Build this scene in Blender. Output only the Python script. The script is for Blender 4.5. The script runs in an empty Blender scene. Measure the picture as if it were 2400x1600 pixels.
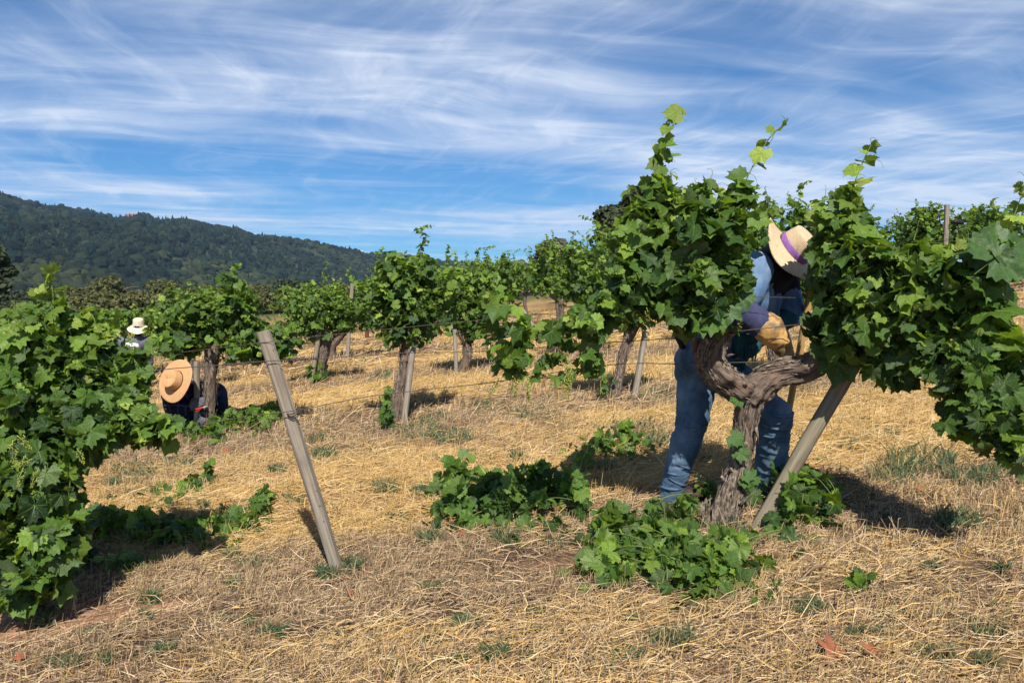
import bpy, bmesh, math, random
import numpy as np
from mathutils import Vector, Matrix

S = bpy.context.scene
COL = S.collection
R = math.radians
random.seed(5)
rng = np.random.default_rng(11)

# ------------------------------------------------------------------ camera
F = 1813.0                      # focal length in pixels of the 2400 px wide photograph
PITCH = math.atan(160.0 / F)    # horizon sits 160 px above the middle
cam_d = bpy.data.cameras.new("camera")
cam_d.sensor_width = 36.0
cam_d.lens = 36.0 * F / 2400.0
cam_d.clip_start = 0.05
cam_d.clip_end = 12000.0
cam = bpy.data.objects.new("camera", cam_d)
cam.rotation_euler = (math.pi / 2 - PITCH, 0, 0)
COL.objects.link(cam)
S.camera = cam

# ------------------------------------------------------------------ sky and sun
SUN_EL, SUN_AZ = R(48), R(173)          # azimuth clockwise from +Y
world = bpy.data.worlds.new("World")
S.world = world
world.use_nodes = True
wn, wl = world.node_tree.nodes, world.node_tree.links
wn.clear()


def N(nodes, t, **kw):
    n = nodes.new(t)
    for k, v in kw.items():
        if k.startswith("i_"):
            n.inputs[int(k[2:])].default_value = v
        else:
            setattr(n, k, v)
    return n


def math_node(nodes, links, op, a, b=None, c=None, clamp=False):
    n = nodes.new("ShaderNodeMath")
    n.operation = op
    n.use_clamp = clamp
    for i, v in enumerate((a, b, c)):
        if v is None:
            continue
        if isinstance(v, (int, float)):
            n.inputs[i].default_value = v
        else:
            links.new(v, n.inputs[i])
    return n.outputs[0]


def build_world():
    M = lambda op, a, b=None, c=None, clamp=False: math_node(wn, wl, op, a, b, c, clamp)
    sky = N(wn, "ShaderNodeTexSky", sky_type="NISHITA", sun_disc=False, sun_elevation=SUN_EL,
            sun_rotation=SUN_AZ, air_density=1.0, dust_density=0.0, ozone_density=3.0, altitude=300)
    # look the sky colour up a little above the real elevation: the air that day was very dry and clear
    tc0 = N(wn, "ShaderNodeTexCoord")
    vm = N(wn, "ShaderNodeVectorMath", operation="MULTIPLY_ADD")
    wl.new(tc0.outputs["Generated"], vm.inputs[0])
    vm.inputs[1].default_value = (1, 1, 1.0)
    vm.inputs[2].default_value = (0, 0, 0.040)
    vn = N(wn, "ShaderNodeVectorMath", operation="NORMALIZE")
    wl.new(vm.outputs[0], vn.inputs[0])
    wl.new(vn.outputs[0], sky.inputs[0])
    tint = N(wn, "ShaderNodeMix", data_type="RGBA", blend_type="MULTIPLY")
    tint.inputs["Factor"].default_value = 1.0
    wl.new(sky.outputs[0], tint.inputs[6])
    tint.inputs[7].default_value = SKY_TINT
    tc = N(wn, "ShaderNodeTexCoord")
    sep = N(wn, "ShaderNodeSeparateXYZ")
    wl.new(tc.outputs["Generated"], sep.inputs[0])
    zz = M("MAXIMUM", sep.outputs[2], 0.0)
    den = M("ADD", zz, 0.045)
    u = M("DIVIDE", sep.outputs[0], den)
    v = M("DIVIDE", sep.outputs[1], den)
    comb = N(wn, "ShaderNodeCombineXYZ")
    wl.new(u, comb.inputs[0]); wl.new(v, comb.inputs[1])
    # slow warp bends the ice streaks
    wz = N(wn, "ShaderNodeTexNoise", noise_dimensions="3D")
    wz.inputs["Scale"].default_value = 0.45
    wz.inputs["Detail"].default_value = 2
    wl.new(comb.outputs[0], wz.inputs["Vector"])
    wv = N(wn, "ShaderNodeVectorMath", operation="MULTIPLY_ADD")
    wl.new(wz.outputs["Color"], wv.inputs[0])
    wv.inputs[1].default_value = (1.5, 1.5, 0)
    wl.new(comb.outputs[0], wv.inputs[2])

    def layer(scale, rot, stretch, detail, rough, dist, seed, src=None):
        mp = N(wn, "ShaderNodeMapping", vector_type="TEXTURE")
        mp.inputs["Rotation"].default_value = (0, 0, rot)
        mp.inputs["Scale"].default_value = (stretch[0], stretch[1], 1)
        mp.inputs["Location"].default_value = (seed, seed * 0.7, seed * 1.3)
        wl.new(src or wv.outputs[0], mp.inputs[0])
        nz = N(wn, "ShaderNodeTexNoise", noise_dimensions="3D")
        nz.inputs["Scale"].default_value = scale
        nz.inputs["Detail"].default_value = detail
        nz.inputs["Roughness"].default_value = rough
        nz.inputs["Distortion"].default_value = dist
        wl.new(mp.outputs[0], nz.inputs["Vector"])
        return nz.outputs["Fac"]

    def ramp(x, a, b):
        mr = N(wn, "ShaderNodeMapRange", interpolation_type="SMOOTHSTEP", clamp=True)
        mr.inputs[1].default_value = a
        mr.inputs[2].default_value = b
        wl.new(x, mr.inputs[0])
        return mr.outputs[0]

    broad = layer(0.36, R(-62), (0.8, 1.5), 3.0, 0.5, 0.2, SKY_SEED, comb.outputs[0])
    f1 = layer(1.15, R(-72), (0.36, 1.5), 9.0, 0.60, 0.20, 3.1)      # long streaks
    f2 = layer(1.5, R(14), (0.30, 1.9), 9.0, 0.60, 0.15, 9.7)       # crossing streaks
    puff = layer(1.9, R(10), (1.0, 1.3), 9.0, 0.64, 0.3, 5.3)
    cover = ramp(broad, 0.40, 0.62)
    body = M("ADD", M("MULTIPLY", ramp(puff, 0.22, 0.78), 0.72), M("MULTIPLY", ramp(f1, 0.28, 0.72), 0.40))
    veil = M("MULTIPLY", cover, M("ADD", M("MULTIPLY", body, 0.85), 0.25))
    wisps = M("ADD", M("MULTIPLY", ramp(f1, 0.44, 0.84), 0.48), M("MULTIPLY", ramp(f2, 0.44, 0.86), 0.44))
    cl = M("ADD", veil, M("MULTIPLY", wisps, M("ADD", M("MULTIPLY", cover, 0.35), 0.65)))
    fade = ramp(zz, 0.0, 0.09)
    cl = M("MULTIPLY", cl, M("ADD", M("MULTIPLY", fade, 0.75), 0.25))
    thin = ramp(zz, 0.24, 0.62)
    cl = M("MULTIPLY", cl, M("SUBTRACT", 1.0, M("MULTIPLY", thin, 0.72)))
    cl = M("MINIMUM", M("MULTIPLY", cl, CLOUD_AMT), 0.84)
    mix = N(wn, "ShaderNodeMix", data_type="RGBA")
    wl.new(cl, mix.inputs["Factor"])
    wl.new(tint.outputs[2], mix.inputs[6])
    mix.inputs[7].default_value = CLOUD
    bg = N(wn, "ShaderNodeBackground")
    bg.inputs["Strength"].default_value = SKY_STRENGTH
    wl.new(mix.outputs[2], bg.inputs["Color"])
    out = N(wn, "ShaderNodeOutputWorld")
    wl.new(bg.outputs[0], out.inputs["Surface"])


SKY_STRENGTH = 0.057
SKY_SEED = 7.5
CLOUD_AMT = 0.86
SKY_TINT = (0.42, 0.92, 1.34, 1)
CLOUD = (10.6, 11.5, 13.2, 1)
build_world()

sun_d = bpy.data.lights.new("sun", "SUN")
sun_d.energy = 5.0
sun_d.angle = R(0.53)
sun_d.color = (1.0, 0.94, 0.85)
sun = bpy.data.objects.new("sun", sun_d)
to_sun = Vector((math.sin(SUN_AZ) * math.cos(SUN_EL), math.cos(SUN_AZ) * math.cos(SUN_EL), math.sin(SUN_EL)))
sun.rotation_euler = to_sun.to_track_quat("Z", "Y").to_euler()
sun.location = to_sun * 30
COL.objects.link(sun)

S.view_settings.view_transform = "Standard"
S.view_settings.look = "None"
S.view_settings.exposure = 0.48
S.view_settings.gamma = 1.0
S.view_settings.use_curve_mapping = False
S.render.engine = "CYCLES"
S.cycles.max_bounces = 6
S.cycles.diffuse_bounces = 3
S.cycles.transmission_bounces = 4
S.cycles.transparent_max_bounces = 8
S.cycles.volume_bounces = 0
S.cycles.use_denoising = True

# ------------------------------------------------------------------ pixel -> place helpers
cp, sp = math.cos(PITCH), math.sin(PITCH)


def ray(px, py):
    """direction of the sight line through a pixel of the photograph, scaled to y = 1"""
    a = (np.asarray(px, float) - 1200.0) / F
    b = -(np.asarray(py, float) - 800.0) / F
    y = cp + b * sp
    z = b * cp - sp
    return a / y, z / y


def P(px, py, d):
    x, z = ray(px, py)
    return np.array([float(x) * d, d, float(z) * d])


def proj(p):
    x, y, z = p[..., 0], p[..., 1], p[..., 2]
    depth = y * cp - z * sp
    up = y * sp + z * cp
    return 1200 + F * x / depth, 800 - F * up / depth


# ------------------------------------------------------------------ noise
def _h(ix, iy, iz, seed):
    n = (ix * 374761393 + iy * 668265263 + iz * 2147483647 + seed * 974634777) & 0xFFFFFFFF
    n = ((n ^ (n >> 13)) * 1274126177) & 0xFFFFFFFF
    n = n ^ (n >> 16)
    return (n & 0xFFFF) / 65535.0


def vnoise(p, seed=0):
    p = np.asarray(p, float)
    i = np.floor(p).astype(np.int64)
    f = p - i
    f = f * f * (3 - 2 * f)
    r = 0
    for dx in (0, 1):
        for dy in (0, 1):
            for dz in (0, 1):
                w = (f[:, 0] if dx else 1 - f[:, 0]) * (f[:, 1] if dy else 1 - f[:, 1]) * (f[:, 2] if dz else 1 - f[:, 2])
                r = r + w * _h(i[:, 0] + dx, i[:, 1] + dy, i[:, 2] + dz, seed)
    return r


def fbm(p, oct=4, seed=0):
    p = np.asarray(p, float)
    a, s, t = 0.5, 0, 0
    for k in range(oct):
        s = s + a * vnoise(p * (2.03 ** k), seed + k)
        t += a
        a *= 0.5
    return s / t


def fbm2(x, y, sc, oct=4, seed=0):
    return fbm(np.stack([np.asarray(x) * sc, np.asarray(y) * sc, np.full(np.shape(x), 0.37)], -1), oct, seed)


def sstep(t):
    t = np.clip(t, 0, 1)
    return t * t * (3 - 2 * t)


# ------------------------------------------------------------------ the lie of the land
def g(x, y):
    x = np.asarray(x, float)
    y = np.asarray(y, float)
    xs = 18 * np.tanh(x / 18)
    sp_ = np.log1p(np.exp(np.clip((xs - 2.0) * 2, -30, 30))) / 2
    z = -1.42 + 0.09 * xs + 0.03 * sp_
    z = z - 32 * sstep((y - 38) / 300.0)
    return z


def G(px, py):
    """where the sight line meets the ground (vectorised)"""
    x, z = ray(px, py)
    d = np.full(np.shape(x), 4.0)
    for _ in range(40):
        d = d + 0.6 * (g(x * d, d) / z - d)
        d = np.clip(d, 0.5, 120)
    return np.stack([x * d, d, z * d], -1)


# ------------------------------------------------------------------ mesh helpers
class MB:
    def __init__(self):
        self.V, self.F, self.A, self.C, self.n = [], [], [], [], 0

    def add(self, V, F, lp=None, col=None):
        V = np.asarray(V, float).reshape(-1, 3)
        Fs = F if isinstance(F, list) else [F]
        for f in Fs:
            f = np.asarray(f, np.int64)
            if f.size:
                self.F.append(f + self.n)
        self.V.append(V)
        self.A.append(np.zeros((len(V), 3)) if lp is None else np.asarray(lp, float))
        c = np.ones((len(V), 4)) * 0.5 if col is None else np.asarray(col, float)
        if c.ndim == 1:
            c = np.tile(c, (len(V), 1))
        self.C.append(c)
        self.n += len(V)

    def mesh(self, name, material, smooth=True, attrs=True):
        me = bpy.data.meshes.new(name)
        if self.n == 0:
            return me
        V = np.concatenate(self.V)
        me.vertices.add(len(V))
        me.vertices.foreach_set("co", V.ravel().astype(np.float32))
        idx = np.concatenate([f.ravel() for f in self.F]).astype(np.int32)
        tot = np.concatenate([np.full(len(f), f.shape[1]) for f in self.F]).astype(np.int32)
        st = np.concatenate([[0], np.cumsum(tot)[:-1]]).astype(np.int32)
        me.loops.add(len(idx))
        me.loops.foreach_set("vertex_index", idx)
        me.polygons.add(len(tot))
        me.polygons.foreach_set("loop_start", st)
        me.polygons.foreach_set("loop_total", tot)
        me.polygons.foreach_set("use_smooth", np.full(len(tot), smooth))
        if attrs:
            a = me.attributes.new("lp", "FLOAT_VECTOR", "POINT")
            a.data.foreach_set("vector", np.concatenate(self.A).ravel().astype(np.float32))
            c = me.attributes.new("tone", "FLOAT_COLOR", "POINT")
            c.data.foreach_set("color", np.concatenate(self.C).ravel().astype(np.float32))
        me.update(calc_edges=True)
        for m in (material if isinstance(material, (list, tuple)) else [material]):
            me.materials.append(m)
        return me

    def obj(self, name, material, parent=None, smooth=True, attrs=True):
        return link(name, self.mesh(name, material, smooth, attrs), parent)


def link(name, data, parent=None):
    o = bpy.data.objects.new(name, data)
    COL.objects.link(o)
    if parent is not None:
        o.parent = parent
    return o


def tag(o, label=None, cat=None, group=None, kind=None):
    for k, v in (("label", label), ("category", cat), ("group", group), ("kind", kind)):
        if v:
            o[k] = v
    return o


def thing(name, loc, label, cat, group=None):
    """an Empty at the thing's base; its parts keep world coordinates minus the base"""
    o = link(name, None)
    o.empty_display_size = 0.1
    o.location = Vector(loc)
    return tag(o, label, cat, group)


def rel(o, root):
    """parent a mesh that was built in world coordinates under its thing"""
    o.parent = root
    o.matrix_parent_inverse = Matrix.Translation(-root.location)
    return o


def frames(pts):
    pts = np.asarray(pts, float)
    T = np.gradient(pts, axis=0)
    T /= np.linalg.norm(T, axis=1)[:, None] + 1e-12
    ref = np.array([0, 0, 1.0]) if abs(T[0, 2]) < 0.9 else np.array([0, 1.0, 0])
    n = np.cross(T[0], ref)
    n /= np.linalg.norm(n)
    Ns = []
    for t in T:
        n = n - t * np.dot(n, t)
        n /= np.linalg.norm(n) + 1e-12
        Ns.append(n.copy())
    Ns = np.array(Ns)
    return T, Ns, np.cross(T, Ns)


def spline(pts, n):
    """Catmull-Rom through pts (any columns), n samples, even in chord length"""
    p = np.asarray(pts, float)
    seg = np.linalg.norm(np.diff(p[:, :3], axis=0), axis=1)
    s = np.concatenate([[0], np.cumsum(seg)])
    q = np.linspace(0, s[-1], n)
    k = np.clip(np.searchsorted(s, q, side="right") - 1, 0, len(p) - 2)
    t = ((q - s[k]) / np.maximum(seg[k], 1e-9))[:, None]
    p0, p1, p2 = p[np.maximum(k - 1, 0)], p[k], p[k + 1]
    p3 = p[np.minimum(k + 2, len(p) - 1)]
    return 0.5 * ((2 * p1) + (p2 - p0) * t + (2 * p0 - 5 * p1 + 4 * p2 - p3) * t ** 2 + (3 * p1 - p0 - 3 * p2 + p3) * t ** 3)


def tube(pts, rad, sides=8, prof=None, caps=True):
    """swept tube -> V, [quads, cap faces], lp=(u, s, 0)"""
    pts = np.asarray(pts, float)
    rad = np.broadcast_to(np.asarray(rad, float), (len(pts),)) if np.ndim(rad) < 2 else rad
    T, Nn, B = frames(pts)
    th = np.linspace(0, 2 * np.pi, sides, endpoint=False)
    c, s = np.cos(th), np.sin(th)
    if np.ndim(rad) == 1:
        rad = np.repeat(rad[:, None], sides, 1)
    if prof is not None:
        rad = rad * prof[None, :]
    V = pts[:, None, :] + rad[..., None] * (Nn[:, None, :] * c[None, :, None] + B[:, None, :] * s[None, :, None])
    n = len(pts)
    i = np.arange(n - 1)[:, None] * sides
    j = np.arange(sides)[None, :]
    j2 = (j + 1) % sides
    Q = np.stack([i + j, i + j2, i + sides + j2, i + sides + j], -1).reshape(-1, 4)
    L = np.concatenate([[0], np.cumsum(np.linalg.norm(np.diff(pts, axis=0), axis=1))])
    lp = np.stack([np.repeat(c[None, :], n, 0) * rad.mean(), np.repeat(s[None, :], n, 0) * rad.mean(), np.repeat(L[:, None], sides, 1)], -1).reshape(-1, 3)
    Fs = [Q]
    if caps:
        Fs.append(np.array([list(range(sides))[::-1], [(n - 1) * sides + k for k in range(sides)]]))
    return V.reshape(-1, 3), Fs, lp


def uvsphere(c, r, nu=10, nv=7, axes=None):
    r = np.broadcast_to(np.asarray(r, float), (3,))
    V = [[0, 0, 1]]
    for k in range(1, nv):
        a = math.pi * k / nv
        for j in range(nu):
            b = 2 * math.pi * j / nu
            V.append([math.sin(a) * math.cos(b), math.sin(a) * math.sin(b), math.cos(a)])
    V.append([0, 0, -1])
    V = np.array(V) * r
    if axes is not None:
        V = V @ np.asarray(axes)
    T, Q = [], []
    for j in range(nu):
        T.append([0, 1 + j, 1 + (j + 1) % nu])
        b = 1 + (nv - 2) * nu
        T.append([b + nu, b + (j + 1) % nu, b + j])
    for k in range(nv - 2):
        for j in range(nu):
            a = 1 + k * nu
            Q.append([a + j, a + nu + j, a + nu + (j + 1) % nu, a + (j + 1) % nu])
    return V + np.asarray(c), [np.array(T), np.array(Q)]


# ------------------------------------------------------------------ materials
def new_mat(name, rough=0.8, spec=0.3):
    m = bpy.data.materials.new(name)
    m.use_nodes = True
    nt = m.node_tree
    b = nt.nodes["Principled BSDF"]
    b.inputs["Roughness"].default_value = rough
    b.inputs["Specular IOR Level"].default_value = spec
    return m, nt.nodes, nt.links, b


def noise_mat(name, c1, c2, scale, rough=0.85, spec=0.2, stretch=(1, 1, 1), detail=5, bump=0.3, dist=0.004, coord="Object", lo=0.3, hi=0.7, c3=None, scale3=3.0):
    m, n, l, b = new_mat(name, rough, spec)
    if coord == "lp":
        src = N(n, "ShaderNodeAttribute", attribute_name="lp").outputs["Vector"]
    else:
        src = n.new("ShaderNodeTexCoord").outputs[coord]
    mp = n.new("ShaderNodeMapping")
    mp.inputs["Scale"].default_value = stretch
    l.new(src, mp.inputs[0])
    nz = n.new("ShaderNodeTexNoise")
    nz.inputs["Scale"].default_value = scale
    nz.inputs["Detail"].default_value = detail
    nz.inputs["Roughness"].default_value = 0.62
    l.new(mp.outputs[0], nz.inputs["Vector"])
    cr = n.new("ShaderNodeValToRGB")
    cr.color_ramp.elements[0].position, cr.color_ramp.elements[0].color = lo, (*c1, 1)
    cr.color_ramp.elements[1].position, cr.color_ramp.elements[1].color = hi, (*c2, 1)
    l.new(nz.outputs["Fac"], cr.inputs[0])
    col = cr.outputs[0]
    if c3 is not None:
        n3 = n.new("ShaderNodeTexNoise")
        n3.inputs["Scale"].default_value = scale3
        n3.inputs["Detail"].default_value = 4
        l.new(src, n3.inputs["Vector"])
        mr = N(n, "ShaderNodeMapRange", i_1=0.48, i_2=0.68)
        l.new(n3.outputs["Fac"], mr.inputs[0])
        mx = N(n, "ShaderNodeMix", data_type="RGBA")
        l.new(mr.outputs[0], mx.inputs["Factor"])
        l.new(col, mx.inputs[6])
        mx.inputs[7].default_value = (*c3, 1)
        col = mx.outputs[2]
    l.new(col, b.inputs["Base Color"])
    if bump:
        bp = n.new("ShaderNodeBump")
        bp.inputs["Strength"].default_value = bump
        bp.inputs["Distance"].default_value = dist
        l.new(nz.outputs["Fac"], bp.inputs["Height"])
        l.new(bp.outputs[0], b.inputs["Normal"])
    return m


def leaf_mat(name, per_object, veins=True, back=(0.16, 0.22, 0.10), trans=0.22, rough=0.50):
    m, n, l, b = new_mat(name, rough, 0.32)
    Mx = lambda op, a, c=None, d=None, clamp=False: math_node(n, l, op, a, c, d, clamp)
    if per_object:
        col = n.new("ShaderNodeObjectInfo").outputs["Color"]
    else:
        col = N(n, "ShaderNodeAttribute", attribute_name="tone").outputs["Color"]
    lp = N(n, "ShaderNodeAttribute", attribute_name="lp")
    front = col
    if veins:
        sx = n.new("ShaderNodeSeparateXYZ")
        l.new(lp.outputs["Vector"], sx.inputs[0])
        ax = Mx("ABSOLUTE", sx.outputs[0])
        vm = None
        for a in (0, 50, 104):
            s_, c_ = math.sin(R(a)), math.cos(R(a))
            pr = Mx("ADD", Mx("MULTIPLY", ax, s_), Mx("MULTIPLY", sx.outputs[1], c_))
            pe = Mx("ABSOLUTE", Mx("SUBTRACT", Mx("MULTIPLY", ax, c_), Mx("MULTIPLY", sx.outputs[1], s_)))
            w = Mx("MULTIPLY", Mx("SUBTRACT", 1.15, pr), 0.030)
            k = Mx("MULTIPLY", Mx("SUBTRACT", 1.0, Mx("DIVIDE", pe, w), clamp=True), Mx("GREATER_THAN", pr, 0.0))
            vm = k if vm is None else Mx("MAXIMUM", vm, k)
        mixv = N(n, "ShaderNodeMix", data_type="RGBA")
        l.new(Mx("MULTIPLY", vm, 0.75), mixv.inputs["Factor"])
        l.new(col, mixv.inputs[6])
        mixv.inputs[7].default_value = (0.16, 0.24, 0.07, 1)
        front = mixv.outputs[2]
        nz = n.new("ShaderNodeTexNoise")
        nz.inputs["Scale"].default_value = 9.0
        nz.inputs["Detail"].default_value = 3
        l.new(lp.outputs["Vector"], nz.inputs["Vector"])
        h = Mx("SUBTRACT", nz.outputs["Fac"], Mx("MULTIPLY", vm, 0.7))
        bp = n.new("ShaderNodeBump")
        bp.inputs["Strength"].default_value = 0.55
        bp.inputs["Distance"].default_value = 0.006
        l.new(h, bp.inputs["Height"])
        l.new(bp.outputs[0], b.inputs["Normal"])
        mot = N(n, "ShaderNodeMix", data_type="RGBA", blend_type="MULTIPLY")
        mr = N(n, "ShaderNodeMapRange", i_1=0.3, i_2=0.7, i_3=0.78, i_4=1.2)
        l.new(nz.outputs["Fac"], mr.inputs[0])
        mot.inputs["Factor"].default_value = 1.0
        l.new(front, mot.inputs[6])
        l.new(mr.outputs[0], mot.inputs[7])
        front = mot.outputs[2]
    geo = n.new("ShaderNodeNewGeometry")
    mb = N(n, "ShaderNodeMix", data_type="RGBA")
    mb.inputs["Factor"].default_value = 0.45
    l.new(col, mb.inputs[6])
    mb.inputs[7].default_value = (*back, 1)
    mf = N(n, "ShaderNodeMix", data_type="RGBA")
    l.new(geo.outputs["Backfacing"], mf.inputs["Factor"])
    l.new(front, mf.inputs[6])
    l.new(mb.outputs[2], mf.inputs[7])
    l.new(mf.outputs[2], b.inputs["Base Color"])
    tr = n.new("ShaderNodeBsdfTranslucent")
    tm = N(n, "ShaderNodeMix", data_type="RGBA", blend_type="MULTIPLY")
    tm.inputs["Factor"].default_value = 1.0
    l.new(front, tm.inputs[6])
    tm.inputs[7].default_value = (3.4, 3.2, 0.8, 1)
    l.new(tm.outputs[2], tr.inputs[0])
    ms = n.new("ShaderNodeMixShader")
    ms.inputs[0].default_value = trans
    l.new(b.outputs[0], ms.inputs[1])
    l.new(tr.outputs[0], ms.inputs[2])
    l.new(ms.outputs[0], n["Material Output"].inputs["Surface"])
    return m


def tone_mat(name, rough=0.9, spec=0.15, trans=0.0):
    m, n, l, b = new_mat(name, rough, spec)
    col = N(n, "ShaderNodeAttribute", attribute_name="tone").outputs["Color"]
    l.new(col, b.inputs["Base Color"])
    if trans:
        tr = n.new("ShaderNodeBsdfTranslucent")
        l.new(col, tr.inputs[0])
        ms = n.new("ShaderNodeMixShader")
        ms.inputs[0].default_value = trans
        l.new(b.outputs[0], ms.inputs[1])
        l.new(tr.outputs[0], ms.inputs[2])
        l.new(ms.outputs[0], n["Material Output"].inputs["Surface"])
    return m


M_LEAF = leaf_mat("grape_leaf", True)
M_LEAFS = leaf_mat("grape_leaf_mass", False)
M_LEAFD = leaf_mat("grape_leaf_distant", False, veins=False, rough=0.5)
M_STEM = noise_mat("green_stem", (0.10, 0.15, 0.03), (0.17, 0.21, 0.06), 30, rough=0.5, bump=0)
M_CANE = noise_mat("brown_cane", (0.12, 0.07, 0.04), (0.24, 0.15, 0.09), 40, bump=0.3)
M_BARK = noise_mat("vine_bark", (0.016, 0.011, 0.009), (0.27, 0.205, 0.160), 60, stretch=(1, 1, 0.16), detail=9, bump=1.0, dist=0.02, coord="lp", lo=0.30, hi=0.74, c3=(0.20, 0.13, 0.09), scale3=14)
M_STRIP = noise_mat("bark_strip", (0.045, 0.033, 0.026), (0.36, 0.29, 0.225), 40, stretch=(1, 1, 1), bump=0.5, lo=0.36, hi=0.66)
M_POST = noise_mat("weathered_post_wood", (0.135, 0.108, 0.078), (0.37, 0.32, 0.25), 70, stretch=(1, 1, 0.045), detail=7, bump=0.7, dist=0.006, coord="lp", lo=0.28, hi=0.66, c3=(0.22, 0.185, 0.145), scale3=5)
M_STAKE = noise_mat("old_stake_wood", (0.105, 0.082, 0.052), (0.31, 0.262, 0.185), 60, stretch=(1, 1, 0.05), detail=7, bump=0.7, dist=0.006, coord="lp", lo=0.28, hi=0.7, c3=(0.22, 0.21, 0.14), scale3=6)
M_REDPOST = noise_mat("rusty_stake", (0.10, 0.03, 0.025), (0.20, 0.07, 0.05), 40, bump=0.3)
M_HANDLE = noise_mat("varnished_handle_wood", (0.40, 0.24, 0.09), (0.55, 0.36, 0.16), 40, stretch=(1, 1, 0.08), rough=0.45, spec=0.4, coord="lp", bump=0.15)
M_WIRE = noise_mat("rusty_wire", (0.035, 0.028, 0.024), (0.11, 0.08, 0.06), 60, rough=0.6, spec=0.4, bump=0)
M_FLOWER = noise_mat("grape_flower", (0.22, 0.26, 0.04), (0.34, 0.36, 0.08), 60, rough=0.6, bump=0)
M_STRAW = tone_mat("dry_straw", rough=0.75, spec=0.25)
M_GRASS = tone_mat("green_blades", rough=0.6, spec=0.3, trans=0.25)
M_FOREST = tone_mat("forest_foliage", rough=0.95, spec=0.05)
M_OAK = leaf_mat("oak_foliage", False, veins=False, back=(0.06, 0.08, 0.04), trans=0.18, rough=0.6)
M_TRUNK = noise_mat("tree_trunk", (0.06, 0.05, 0.04), (0.16, 0.13, 0.10), 8, bump=0.6, dist=0.03)
M_DRYLEAF = noise_mat("dry_oak_leaf", (0.17, 0.060, 0.030), (0.29, 0.105, 0.048), 40, rough=0.7, bump=0.2)
M_YFLOWER = noise_mat("yellow_petal", (0.75, 0.50, 0.02), (0.85, 0.62, 0.05), 40, bump=0)
M_BLACK = noise_mat("black_plastic", (0.010, 0.010, 0.012), (0.025, 0.025, 0.028), 30, rough=0.5, bump=0)

# ------------------------------------------------------------------ ground
ROWS = [3.85, 8.0, 11.8, 15.6, 19.4, 23.2, 27.0]


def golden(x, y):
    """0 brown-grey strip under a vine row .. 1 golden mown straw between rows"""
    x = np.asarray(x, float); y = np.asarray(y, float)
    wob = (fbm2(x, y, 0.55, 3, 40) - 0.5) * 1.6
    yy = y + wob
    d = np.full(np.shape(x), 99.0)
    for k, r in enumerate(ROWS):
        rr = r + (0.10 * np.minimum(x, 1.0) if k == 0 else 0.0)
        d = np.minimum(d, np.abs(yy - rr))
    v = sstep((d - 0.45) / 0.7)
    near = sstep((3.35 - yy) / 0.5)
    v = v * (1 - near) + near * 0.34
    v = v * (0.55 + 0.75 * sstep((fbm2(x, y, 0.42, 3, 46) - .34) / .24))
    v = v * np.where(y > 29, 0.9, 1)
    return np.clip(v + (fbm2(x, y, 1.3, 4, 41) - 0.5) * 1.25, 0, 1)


def soil(x, y):
    """bare reddish soil showing through, mostly at the lower left"""
    s = fbm2(x, np.asarray(y) * 2.2, 0.9, 3, 77)
    w = sstep((-0.1 - np.asarray(x)) / 1.0) * sstep((4.0 - np.asarray(y)) / 0.5)
    return sstep((s - 0.57 + 0.13 * w) / 0.07) * (0.38 + 0.62 * w)


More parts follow.
